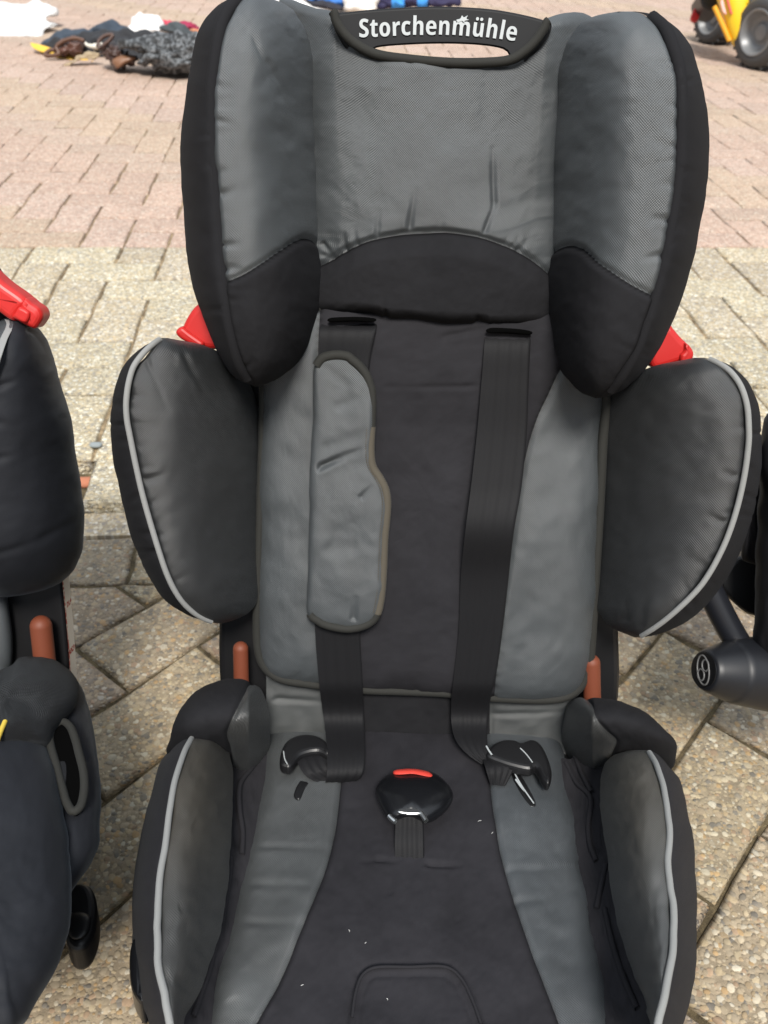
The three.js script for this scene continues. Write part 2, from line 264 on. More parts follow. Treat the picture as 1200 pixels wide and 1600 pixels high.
const [fineC, fineB] = pebbles(300, [[0.66, 0.56, 0.4], [0.74, 0.67, 0.52], [0.55, 0.45, 0.3], [0.38, 0.33, 0.26], [0.8, 0.77, 0.68], [0.6, 0.46, 0.27], [0.3, 0.28, 0.26]], [0.5, 0.42, 0.29], 0.9);
const [redC, redB] = pebbles(500, [[0.62, 0.47, 0.37], [0.72, 0.61, 0.5], [0.54, 0.37, 0.29], [0.66, 0.5, 0.4], [0.76, 0.67, 0.56], [0.48, 0.34, 0.27]], [0.57, 0.41, 0.32], 0.5);
const slabMat = (map, bump, r, g, b, sc = 0.0028) => new THREE.MeshStandardMaterial({ map, bumpMap: bump, bumpScale: sc, roughness: 0.88, color: new THREE.Color().setRGB(r, g, b), vertexColors: true });
const tones = (map, bump, base, seed, sc) => { const r = rng(seed); return Array.from({ length: 6 }, () => { const k = 0.94 + 0.1 * r(); return slabMat(map, bump, base[0] * k, base[1] * k * (0.98 + 0.04 * r()), base[2] * k * (0.95 + 0.1 * r()), sc); }); };
const beigeM = tones(fineC, fineB, [0.86, 0.87, 0.89], 4), redM = tones(redC, redB, [0.8, 0.81, 0.8], 5), lowM = tones(pebC, pebB, [0.75, 0.73, 0.7], 6, 0.0018);
const sandTex = dataTex(512, 512, (x, y) => { const v = 0.5 + 0.3 * fbm(x / 20, y / 20, 71) + 0.35 * (hash(x, y, 72) - 0.5); return [b255(v * 0.95 + 0.1), b255(v * 0.9 + 0.08), b255(v * 0.8 + 0.05)]; }, true, 4);
const sandMat = new THREE.MeshStandardMaterial({ map: sandTex, roughness: 1, color: new THREE.Color().setRGB(0.68, 0.6, 0.5) });
const earthMat = new THREE.MeshStandardMaterial({ map: sandTex, roughness: 1, color: new THREE.Color().setRGB(0.3, 0.27, 0.2) });

function clipPoly(poly, keep) { // keep(p) >= 0 stays
  const out = []; for (let i = 0; i < poly.length; i++) { const a = poly[i], b = poly[(i + 1) % poly.length], fa = keep(a), fb = keep(b); if (fa >= 0) out.push(a); if (fa >= 0 !== fb >= 0) { const t = fa / (fa - fb); out.push([lerp(a[0], b[0], t), lerp(a[1], b[1], t)]); } }
  return out;
}
const area = (p) => Math.abs(p.reduce((s, a, i) => { const b = p[(i + 1) % p.length]; return s + a[0] * b[1] - b[0] * a[1]; }, 0)) / 2;
// a paver: convex outline in paving axes, bevelled, edges a little chipped
function paver(poly, top, deep, seed, rough) {
  const r = rng(seed), c = poly.reduce((s, p) => [s[0] + p[0] / poly.length, s[1] + p[1] / poly.length], [0, 0]), tx = (r() - 0.5) * 0.02, tz = (r() - 0.5) * 0.02, dy = (r() - 0.5) * 0.0025;
  let ring = poly;
  if (rough) { ring = []; poly.forEach((a, i) => { const b = poly[(i + 1) % poly.length], l = Math.hypot(b[0] - a[0], b[1] - a[1]), n = Math.max(1, Math.round(l / 0.035)); for (let k = 0; k < n; k++) { const j = rough * (r() - 0.5) * (k ? 1 : 0.6); ring.push([lerp(a[0], b[0], k / n) + (c[0] - a[0]) * j, lerp(a[1], b[1], k / n) + (c[1] - a[1]) * j]); } }); }
  const n = ring.length, gap = top > -0.01 ? 0.0024 : 0.0023, pos = [], uv = [], idx = [], ou = r() * 3, ov = r() * 3;
  const add = (x, z, y) => { const [X, Z] = fromUV(x, z); pos.push(X, y + (x - c[0]) * tx + (z - c[1]) * tz + dy, Z); uv.push(x + ou, z + ov + (top - y)); return pos.length / 3 - 1; };
  const shrink = (p, d) => { const dx = p[0] - c[0], dz = p[1] - c[1], l = Math.hypot(dx, dz) || 1; const k = 1 - (d * 1.25) / l; return [c[0] + dx * k, c[1] + dz * k]; };
  const o = add(c[0], c[1], top), A = ring.map((p) => { const q = shrink(p, gap + 0.0045); return add(q[0], q[1], top - 0.0004); }), B = ring.map((p) => { const q = shrink(p, gap); return add(q[0], q[1], top - 0.0045 - 0.002 * r()); }), D = ring.map((p) => { const q = shrink(p, gap); return add(q[0], q[1], top - deep); });
  for (let i = 0; i < n; i++) { const j = (i + 1) % n; idx.push(o, A[i], A[j], A[i], B[i], B[j], A[i], B[j], A[j], B[i], D[i], D[j], B[i], D[j], B[j]); }
  const g = new THREE.BufferGeometry(); g.setAttribute('position', new THREE.Float32BufferAttribute(pos, 3)); g.setAttribute('uv', new THREE.Float32BufferAttribute(uv, 2)); g.setIndex(idx); g.computeVertexNormals();
  if (g.attributes.normal.getY(0) < 0) { for (let i = 0; i < idx.length; i += 3) [idx[i + 1], idx[i + 2]] = [idx[i + 2], idx[i + 1]]; g.setIndex(idx); g.computeVertexNormals(); }
  const k = 0.93 + 0.12 * r(); g.setAttribute('color', new THREE.Float32BufferAttribute(new Array(pos.length).fill(k), 3));
  return g;
}
const B1 = 0.105, bricks = [];
// herringbone over the cells of a lattice; cb(x0, y0, w, h) in cell units, y growing towards the camera
function herringbone(x0, x1, y0, y1, off, cb) { for (let x = x0; x < x1; x++) for (let y = y0; y < y1; y++) { const s = (((x - y + off) % 4) + 4) % 4; if (s === 0) cb(x, y, 2, 1); else if (s === 3) cb(x, y, 1, 2); } }
const U0 = -0.567, V0 = -1.196, EDGE = -1.079, RED = V0 - 9 * B1;
{ // upper terrace: y cell j covers V0 + j * B1 .. ; j = -1 is the row next to the border course
  const seen = (p) => p;
  herringbone(-44, 48, -84, 0, -8, (x, y, w, h) => {
    const poly = [[U0 + x * B1, V0 + y * B1], [U0 + (x + w) * B1, V0 + y * B1], [U0 + (x + w) * B1, V0 + (y + h) * B1], [U0 + x * B1, V0 + (y + h) * B1]];
    for (const red of [0, 1]) { let p = clipPoly(poly, (a) => (red ? RED - a[1] : a[1] - RED)); p = p.length > 2 ? clipPoly(p, (a) => V0 - a[1]) : p; if (p.length > 2 && area(p) > 2e-4) bricks.push({ p, top: 0, red, seed: x * 911 + y * 37 + red }); }
  });
  for (let k = -12; k < 14; k++) if (k !== -1) { const a = -0.351 + k * 2 * B1; bricks.push({ p: [[a, V0], [a + 2 * B1, V0], [a + 2 * B1, EDGE], [a, EDGE]], top: 0.001, red: 0, seed: 7000 + k, coarse: true }); }
}
const low = [];
{ // lower terrace: a border course, then herringbone laid at 45 degrees
  for (let k = -12; k < 14; k++) { const a = -0.47 + k * 2 * B1; low.push({ p: [[a, -1.022], [a + 2 * B1, -1.022], [a + 2 * B1, -0.92], [a, -0.92]], top: -0.02, seed: 8000 + k, coarse: true }); }
  const r2 = Math.SQRT1_2, ab = (a, b) => [(a + b) * r2, (a - b) * r2];   // lattice a, b to U, V
  herringbone(-26, 30, -24, 30, 0, () => {});
  for (let ib = -26; ib < 34; ib++) for (let ia = -28; ia < 28; ia++) {
    const s = (((ib + ia + 1) % 4) + 4) % 4; if (s !== 0 && s !== 3) continue;
    const b0 = 0.353 + ib * B1, a0 = -0.676 + (s === 3 ? ia - 1 : ia) * B1, a1 = a0 + (s === 3 ? 2 : 1) * B1, b1 = b0 + (s === 3 ? 1 : 2) * B1;
    let p = clipPoly([ab(a0, b0), ab(a1, b0), ab(a1, b1), ab(a0, b1)], (q) => -0.92 < q[1] ? q[1] + 0.92 : q[1] + 0.92);
    if (p.length > 2) p = clipPoly(p, (q) => 1.3 - q[1]);
    if (p.length < 3 || area(p) < 3e-4 || Math.abs(p[0][0]) > 1.9) continue;
    low.push({ p, top: -0.02, seed: 9000 + ib * 71 + ia, coarse: true });
  }
}
function project(U, V, y) { const [x, z] = fromUV(U, V), q = new V3(x, y, z).project(camera); return [(q.x + 1) * 600, (1 - q.y) * 800, q.z]; }
function layPaving(list, name, pieceName, mats, keepRest) {
  const root = new THREE.Group(); root.name = name; root.userData = { kind: 'structure' }; scene.add(root);
  for (const b of list) {
    const c = b.p.reduce((s, q) => [s[0] + q[0] / b.p.length, s[1] + q[1] / b.p.length], [0, 0]), q = project(c[0], c[1], b.top), dz = new V3(...[fromUV(...c)].flatMap(([x, z]) => [x, b.top, z])).distanceTo(camera.position);
    const inView = q[2] < 1 && q[0] > -60 && q[0] < 1260 && q[1] > -20 && q[1] < 1700;
    const hidden = (q[0] > 330 && q[0] < 1060 && q[1] > 110 && q[1] < 620) || (q[0] > 240 && q[0] < 1140 && q[1] >= 620 && q[1] < 1000) || (q[0] > 260 && q[0] < 1040 && q[1] >= 1000) || (q[0] < 70 && q[1] > 640);
    b.rank = inView && !hidden ? 1 / (dz * dz) : 0; b.near = dz < 3;
  }
  list.sort((a, b) => b.rank - a.rank);
  const rest = {};
  list.forEach((b, i) => {
    const set = mats(b), m = set[((b.seed % 6) + 6) % 6], g = paver(b.p, b.top, b.top < -0.01 ? 0.03 : 0.05, b.seed, b.coarse ? 0.035 : b.near ? 0.025 : 0);
    if (i < 300 && b.rank > 0) part(pieceName, g, m, root); else (rest[m.uuid] ??= { m, l: [] }).l.push(g);
  });
  for (const k of Object.keys(rest)) { const g = mergeGeometries(rest[k].l), o = new THREE.Mesh(g, rest[k].m); o.name = pieceName + '_field'; o.userData.kind = 'stuff'; o.receiveShadow = o.castShadow = true; root.add(o); }
  return root;
}
const terrace = layPaving(bricks, 'upper_pavement', 'paving_brick', (b) => (b.red ? redM : beigeM));
const lower = layPaving(low, 'lower_pavement', 'paving_brick', () => lowM);
function sheet(name, U1, U2, V1, V2, y, mat, parent) { const p = [[U1, V1], [U2, V1], [U2, V2], [U1, V2]].map(([u, v]) => fromUV(u, v)), g = new THREE.BufferGeometry(); g.setAttribute('position', new THREE.Float32BufferAttribute(p.flatMap(([x, z]) => [x, y, z]), 3)); g.setAttribute('uv', new THREE.Float32BufferAttribute([U1, V1, U2, V1, U2, V2, U1, V2], 2)); g.setIndex([0, 2, 1, 0, 3, 2]); g.computeVertexNormals(); const m = part(name, g, mat, parent); return m; }
sheet('joint_sand', -4.9, 5, -10.1, V0 - 0.001, -0.0062, sandMat, terrace);
sheet('joint_sand', -3, 3, V0 + 0.0005, EDGE - 0.02, -0.028, earthMat, terrace);
sheet('joint_sand', -3, 3, -1.02, 1.3, -0.0268, earthMat, lower);
{ // smooth concrete edging at the foot of the step
  const g = new THREE.BoxGeometry(6, 0.04, 0.053, 60, 1, 2); g.translate(0, -0.0195 - 0.02, (-1.077 - 1.0235) / 2); const p = g.attributes.position;
  for (let i = 0; i < p.count; i++) { const [x, z] = fromUV(p.getX(i), p.getZ(i)); p.setXYZ(i, x, p.getY(i) + 0.0012 * noise(x * 14, z * 30, 81), z); }
  g.computeVertexNormals(); const u = g.attributes.uv; for (let i = 0; i < u.count; i++) u.setXY(i, p.getX(i), p.getZ(i));
  part('edging', g, slabMat(fineC, fineB, 0.72, 0.72, 0.74, 0.001), lower);
}
{ const g = new THREE.PlaneGeometry(300, 300); g.rotateX(-Math.PI / 2); g.translate(0, -0.055, 0); const u = g.attributes.uv; for (let i = 0; i < u.count; i++) u.setXY(i, u.getX(i) * 300, u.getY(i) * 300);
  const o = new THREE.Mesh(g, new THREE.MeshStandardMaterial({ map: sandTex, roughness: 1, color: new THREE.Color().setRGB(0.75, 0.6, 0.48) })); o.name = 'ground'; o.userData = { kind: 'structure' }; o.receiveShadow = true; scene.add(o); }
{ // chip of red brick in the hole, a grey pebble lying on the paving
  const pebble = (px, py, h, r, c, name, label) => { const g = new THREE.IcosahedronGeometry(r, 2), p = g.attributes.position; for (let i = 0; i < p.count; i++) { const k = 1 + 0.25 * noise(p.getX(i) / r * 1.3 + 5, p.getY(i) / r + p.getZ(i) / r * 1.7, 91); p.setXYZ(i, p.getX(i) * k * 1.3, p.getY(i) * k * 0.6, p.getZ(i) * k); } g.computeVertexNormals(); const w = onGround(px, py, h); g.translate(w.x, h + r * 0.4, w.z); const o = part(name, g, new THREE.MeshStandardMaterial({ roughness: 0.9, color: new THREE.Color().setRGB(...c) }), scene, label); o.userData.category = 'stone'; o.geometry.translate(-w.x, -h, -w.z); o.position.set(w.x, h, w.z); };
  pebble(150, 697, 0, 0.0065, [0.24, 0.27, 0.28], 'pebble', 'small grey stone lying on the beige paving left of the torso wing');
  pebble(131, 757, -0.028, 0.012, [0.42, 0.16, 0.09], 'brick_chip', 'red chip of brick in the hole where a beige paver is missing');
}
// ---------------------------------------------------------------- the child car seat in the middle
const seatAt = new V3(0.035, -0.02, -0.42);
const CORNER = Object.assign((px, py, o) => SEAT(px, py, o + 0.008), SEAT, { flat: (px, py, o) => SEAT.flat(px, py, o + 0.008), matrix: (o) => SEAT.matrix(o + 0.008) });
const DRAPE = Object.assign((px, py, o) => BACK(px, py, o).lerp(CORNER(px, py, o), sstep(1070, 1150, py)), { X: BACK.X, Y: BACK.Y, n: BACK.n });   // down the backrest, then across the bight
const seat = thing('child_car_seat', 'grey and black child car seat with winged headrest in the middle of the photo', 'car seat', seatAt);

// --- shells
part('back_shell', plate([[492, 70], [560, 122], [700, 130], [800, 124], [858, 60], [880, 300], [884, 440], [958, 570], [965, 660], [964, 900], [969, 1010], [963, 1115], [900, 1230], [420, 1210], [352, 1110], [341, 1040], [346, 900], [380, 640], [400, 560], [470, 440], [484, 300]], BACK, -0.022, 0.055, 0.006), M.plastic, seat);
{
  const a = onGround(300, 1400, -0.02), c = SEAT(640, 1420, -0.07), g = new RoundedBoxGeometry(0.335, 0.1, 0.36, 3, 0.02);
  g.translate(c.x, 0.035, c.z + 0.01); part('base_shell', [g, plate([[410, 1150], [890, 1150], [950, 1400], [975, 1690], [290, 1690], [350, 1400]], SEAT, -0.015, 0.12, 0.008)], M.plastic, seat);
}
// --- headrest: middle panel, with the black lower panel sewn to it along an arch
const arch = table([[470, 424], [500, 411], [530, 393], [580, 374], [640, 364], [690, 362], [740, 368], [790, 384], [830, 404], [860, 428], [890, 450]]);
{
  const top = path([[438, -2], [466, 5], [490, 10], [512, 14], [521, 19], [527, 36], [541, 56], [562, 73], [592, 86], [640, 93], [700, 98], [755, 98], [795, 94], [820, 80], [838, 62], [850, 44], [857, 33], [880, 27], [904, 26], [920, 31], [932, 40]], false, 120);
  const bot = path([[470, 499], [480, 499], [540, 499], [588, 500], [605, 506], [680, 510], [752, 514], [768, 518], [830, 519], [880, 520], [888, 520]], false, 120);
  const cr = creases([[773, 326, 770, 232, 4, 3.6], [756, 366, 774, 318, 4, 3.2], [639, 362, 648, 296, 4.5, 2.6], [588, 370, 592, 330, 4, 2], [534, 392, 536, 366, 4, 2], [556, 384, 552, 358, 4, 1.2], [497, 378, 514, 398, 4, 3], [497, 398, 520, 404, 4, 1.6], [600, 508, 600, 480, 5, 2.4], [748, 512, 746, 494, 5, 2], [700, 96, 702, 150, 6, 0.8], [590, 90, 588, 140, 6, 0.7], [640, 96, 640, 130, 5, 0.6], [760, 98, 760, 150, 6, 0.6], [812, 392, 808, 372, 4, 1.3], [690, 362, 690, 340, 5, 0.8]].concat(puckers([[520, 398], [580, 374], [690, 361], [800, 388], [850, 420]], -1, 31, 16, 18, 0.9)));
  const g = surf({ nu: 190, nv: 230, K: BACK, probe: [0.5, 0.4], f: (u, v) => {
    const a = top[Math.round(u * 120)], b = bot[Math.round(u * 120)], t = u * 120 - Math.floor(u * 120), a2 = top[Math.min(120, Math.floor(u * 120) + 1)], b2 = bot[Math.min(120, Math.floor(u * 120) + 1)], a1 = top[Math.floor(u * 120)], b1 = bot[Math.floor(u * 120)];
    const x = lerp(lerp(a1[0], a2[0], t), lerp(b1[0], b2[0], t), v), y = lerp(lerp(a1[1], a2[1], t), lerp(b1[1], b2[1], t), v), edge = Math.min(1, v / 0.035), low = Math.min(1, (1 - v) / 0.06);
    const hollow = -0.02 * ((x - 680) / 190) ** 4;
    return [x, y, 0.008 + hollow + 0.01 * Math.sqrt(1 - (1 - edge) ** 2) + 0.03 * (Math.sqrt(1 - (1 - low) ** 2) - 1) + 0.009 * sstep(-4, 40, y - arch(x))];
  }, disp: (x, y) => { const d = Math.abs(y - arch(x)); return cr(x, y) - 0.0032 * Math.exp(-((d / 5) ** 2)) + 0.005 * fbm(x / 130, y / 130, 5, 2) + 0.0012 * fbm(x / 35, y / 35, 6); }, col: (x, y) => tone(11, 0.1)(x, y) * lintAndSeamShade(y - arch(x)) });
  const [low, up] = split(g, (x, y) => y - arch(x));
  const head = part('headrest', up, M.grey, seat);
  part('lower_panel', low, M.black, head);
  part('binding', tubeOn(top.filter((a) => a[0] > 519 && a[0] < 858.5).map((a) => [a[0], a[1]]), BACK, 0.017, 0.0034, false, 120), M.binding, head);
  // carrying handle moulded into the top of the shell
  part('handle', plate([[520, 36], [524, 22], [545, 17.5], [600, 12.5], [680, 9], [760, 12.5], [820, 22.5], [858, 34], [862, 46], [850, 68], [830, 88], [806, 104], [700, 112], [590, 104], [548, 84], [530, 60]], BACK, 0.012, 0.006, 0.0022, [[[573, 90], [575, 75], [589, 66], [640, 61.5], [700, 60], [755, 62.5], [790, 69], [801, 80], [805, 96], [790, 104], [700, 106], [590, 100]]], 160, 5), M.handle, head);
  // raised maker's lettering on the handle
  const font = await new FontLoader().loadAsync('fonts/droid/droid_sans_bold.typeface.json');
  const word = 'Storchenm\u00fchle', base = table([[560, 58.5], [600, 57], [650, 54.6], [690, 54.4], [720, 55.5], [760, 58.5], [805, 64]]), adv = [];
  let total = 0; for (const ch of word) { const w = font.data.glyphs[ch].ha; adv.push(w); total += w; }
  let at = 0; const letters = [];
  [...word].forEach((ch, i) => {
    const cx = 560 + ((at + adv[i] / 2) / total) * 247, slope = (base(cx + 4) - base(cx - 4)) / 8; at += adv[i];
    const p = BACK(cx, base(cx), 0.0127), px = BACK(cx + 1, base(cx), 0.0127).distanceTo(p), py = BACK(cx, base(cx) - 1, 0.0127).distanceTo(p);
    const g = new TextGeometry(ch, { font, size: 1, depth: 0.02, curveSegments: 5, bevelEnabled: false });
    g.translate(-(adv[i] / font.data.resolution) / 2 * 1, 0, 0);
    const sx = (247 / total) * font.data.resolution * px, sy = 28 * 1.02 * py;
    g.scale(sx, sy, 0.02); g.rotateZ(-Math.atan(slope)); g.applyMatrix4(new THREE.Matrix4().makeBasis(BACK.X, BACK.Y, BACK.n).setPosition(p)); letters.push(g);
  });
  part('lettering', letters, M.silver, head);
  { // little bird mark above the word
    const s = [[713, 31], [719, 29], [722, 24], [725, 27], [731, 24], [729, 29], [733, 31], [726, 33], [727, 37], [722, 33], [716, 35]];
    part('emblem', plate(s, BACK, 0.0134, 0.0014, 0.0002, [], 60, 1), M.silver, head);
  }
  // wings of the headrest
  const L = { inner: table([[-8, 402], [0, 432], [8, 448], [20, 463], [50, 481], [100, 491], [200, 495], [300, 496], [385, 498], [430, 504], [470, 503], [500, 498], [530, 489], [560, 473], [585, 446], [597, 424], [604, 404]]),
    seam: table([[-8, 392], [0, 372], [8, 363], [45, 345], [100, 336], [150, 331], [200, 332], [250, 334], [300, 338], [350, 342], [400, 346], [450, 351], [490, 355], [530, 363], [575, 377], [592, 388], [604, 400]]),
    outer: table([[-8, 384], [-5, 366], [0, 353], [12, 335], [28, 321], [50, 310], [80, 301], [112, 295], [150, 290], [210, 284], [250, 282], [330, 286], [400, 292], [450, 301], [490, 316], [530, 331], [570, 352], [592, 371], [604, 398]]) };
  const Rr = { inner: table([[18, 966], [24, 930], [34, 908], [50, 893], [80, 876], [120, 868], [200, 863], [300, 859], [400, 856], [440, 852], [480, 851], [515, 855], [555, 866], [580, 878], [603, 897], [614, 910], [622, 930]]),
    seam: table([[18, 986], [20, 1000], [24, 1012], [34, 1029], [50, 1041], [75, 1051], [110, 1061], [150, 1064], [200, 1063], [250, 1061], [300, 1056], [350, 1048], [400, 1039], [460, 1024], [500, 1011], [545, 995], [585, 972], [608, 954], [622, 935]]),
    outer: table([[18, 994], [20, 1010], [24, 1024], [30, 1038], [38, 1051], [48, 1062], [62, 1073], [80, 1083], [104, 1091], [130, 1097], [180, 1105], [220, 1108], [280, 1105], [330, 1099], [380, 1089], [430, 1076], [480, 1061], [515, 1046], [545, 1030], [580, 1006], [605, 980], [616, 960], [622, 938]]) };
  const splitL = table([[330, 450], [347, 443], [375, 432], [410, 412], [440, 392], [462, 378], [478, 373], [490, 376], [500, 388], [506, 400]]), splitR = table([[846, 410], [855, 399], [870, 388], [886, 384], [903, 388], [930, 409], [960, 429], [990, 447], [1022, 463], [1040, 470]]);
  const seamPts = (t, a, b) => Array.from({ length: 34 }, (_, i) => { const y = lerp(a, b, i / 33); return [t(y), y]; });
  const mk = (S, sp, side, seed, list, y0, y1) => {
    const cr = creases(list.concat(puckers(seamPts(S.seam, y0 + 60, y1 - 40), side, seed, 16, 34, 0.8))), rcr = creases(puckers(seamPts(S.seam, y0 + 60, y1 - 40), -side, seed + 5, 12, 26, 0.9));
    const E = (y) => { const t = Math.abs(2 * ((y - y0) / (y1 - y0)) - 1); return Math.sqrt(Math.max(0, 1 - t ** 5)); };
    const cord = tubeOn(seamPts(S.seam, y0 + 9, y1 - 14).map((a) => [a[0], a[1], lerp(0.07, 0.115, E(a[1])) - 0.0062]), BACK, 0, 0.0042, false, 160);
    const w = wing({ K: BACK, y0, y1, ...S, oIn: -0.008, oSeam: 0.115, oTip: 0.07, oBack: 0.0, puff: 0.001, rows: 190, bow: 3.5,
      disp: (x, y) => { const d = Math.abs(y - sp(x)), e = Math.abs(x - S.seam(y)); return cr(x, y) - 0.0026 * Math.exp(-((d / 5) ** 2)) - 0.0034 * Math.exp(-((e / 5) ** 2)) + 0.003 * fbm(x / 110, y / 170, seed, 2) + 0.0012 * fbm(x / 30, y / 30, seed + 6) - 0.0008 * sstep(-6, 6, sp(x) - y); },
      rimDisp: (x, y, u) => rcr(x, y) - 0.0034 * Math.exp(-((u / 0.07) ** 2)) + 0.0012 * fbm(x / 50, y / 50, seed + 3), col: (x, y, u) => tone(seed, 0.1)(x, y) * lintAndSeamShade(y - sp(x)) * lintAndSeamShade((1 - u) * 60, 1), rimCol: tone(seed + 1, 0.08) });
    w.cord = cord; return w;
  };
  const wl = mk(L, splitL, -1, 61, [[346, 383, 372, 381, 4, 3.4], [347, 420, 372, 417, 4, 3.4], [342, 304, 368, 296, 5, 3], [372, 586, 396, 566, 5, 1.5], [395, 50, 440, 150, 5, 1.2], [450, 40, 468, 110, 5, 1.0], [420, 90, 445, 140, 4, 1.2], [357, 470, 380, 466, 4, 1.2], [336, 130, 360, 150, 4, 0.8], [336, 210, 372, 205, 5, 0.8]], -8, 604);
  const wr = mk(Rr, splitR, 1, 71, [[1050, 345, 1020, 340, 5, 2], [1040, 398, 1006, 404, 5, 2.6], [1056, 290, 1030, 286, 5, 1.4], [960, 600, 985, 560, 6, 1.6], [1060, 200, 1035, 196, 5, 1]], 18, 622);
  for (const [w, sp] of [[wl, splitL], [wr, splitR]]) {
    const [blackPart, greyPart] = split(w.face, (x, y) => y - sp(x));
    const wm = part('headrest_wing', greyPart, M.grey, seat);
    part('lower_panel', blackPart, M.black, wm); part('wing_rim', w.rim, M.black, wm);
    part('seam_cord', w.cord, M.black, wm);
  }
}
// --- backrest: quilted pad with grey sides, bound edge
const padL = table([[480, 500], [560, 497], [620, 503], [700, 512], [800, 522], [900, 530], [1000, 536], [1100, 545]]), padR = table([[480, 905], [560, 885], [590, 869], [620, 856], [660, 838], [700, 826], [760, 812], [850, 798], [950, 786], [1050, 776], [1110, 770]]);
const padOut = [[417, 560], [411, 700], [407, 800], [404, 900], [402, 980], [405, 1020], [416, 1045], [438, 1060], [475, 1067], [560, 1077], [640, 1080], [700, 1083], [770, 1090], [850, 1093], [888, 1087], [910, 1068], [920, 1040], [924, 1000], [930, 900], [936, 800], [941, 700], [944, 600], [900, 500], [820, 478], [680, 474], [540, 474], [450, 500]];
{
  const cr = creases([[752, 604, 600, 606, 4, 1.6], [600, 520, 604, 470, 5, 2], [690, 527, 760, 512, 5, 2.2], [512, 560, 500, 520, 5, 2], [826, 560, 838, 500, 5, 2], [640, 1078, 642, 1050, 4, 0.8], [410, 640, 440, 632, 5, 1], [930, 710, 900, 706, 4, 0.9], [462, 1064, 476, 1042, 5, 2], [420, 1040, 440, 1020, 5, 1.4]].concat(puckers([[470, 1066], [640, 1079], [850, 1091]], -1, 41, 18, 22, 1)));
  const g = pillow({ out: padOut, K: BACK, o: 0.0, thick: 0.016, back: 0.012, pw: 14, N: 260, R: 110, disp: (x, y) => { const d1 = Math.abs(x - padL(y)), d2 = Math.abs(x - padR(y)); return cr(x, y) - 0.002 * Math.exp(-((d1 / 5) ** 2)) - 0.002 * Math.exp(-((d2 / 5) ** 2)) + 0.006 * fbm(x / 120, y / 170, 7, 2) + 0.0014 * fbm(x / 30, y / 30, 8); }, col: (x, y) => tone(13, 0.1)(x, y) * lintAndSeamShade(x - padL(y)) * lintAndSeamShade(x - padR(y)) });
  const [mid1, left] = split(g, (x, y) => x - padL(y)); const [right, mid] = split(mid1, (x, y) => x - padR(y));
  const b = part('backrest', mid, M.charcoal, seat);
  part('side_panel', left, M.grey, b); part('side_panel', right, M.grey, b);
  const rim = path(padOut, true, 120).map((a) => [a[0], a[1]]);
  part('binding', tubeOn(rim.slice(0, -1), BACK, 0.002, 0.0042, true, 260), M.binding, b);
  // lower back below the pad
  const cr2 = creases([[425, 1092, 500, 1096, 4, 2.4], [765, 1118, 880, 1112, 4, 2], [425, 1094, 500, 1098, 3, 1]]);
  const lo = surf({ nu: 110, nv: 60, K: BACK, f: (u, v) => { const x = lerp(416, 892, u), y = lerp(1040, 1188, v); return [x, y, -0.012 + 0.004 * Math.sin(Math.PI * u)]; }, disp: (x, y) => cr2(x, y) - 0.002 * Math.exp(-(((x - 522) / 5) ** 2)) - 0.002 * Math.exp(-(((x - 766) / 5) ** 2)) + 0.003 * fbm(x / 60, y / 60, 17), col: tone(17, 0.1) });
  const [l1, ll] = split(lo, (x) => x - 522), [lr, lm] = split(l1, (x) => x - 766);
  const lb = part('lower_back', lm, M.black, seat); part('side_panel', ll, M.worn, lb); part('side_panel', lr, M.worn, lb);
}
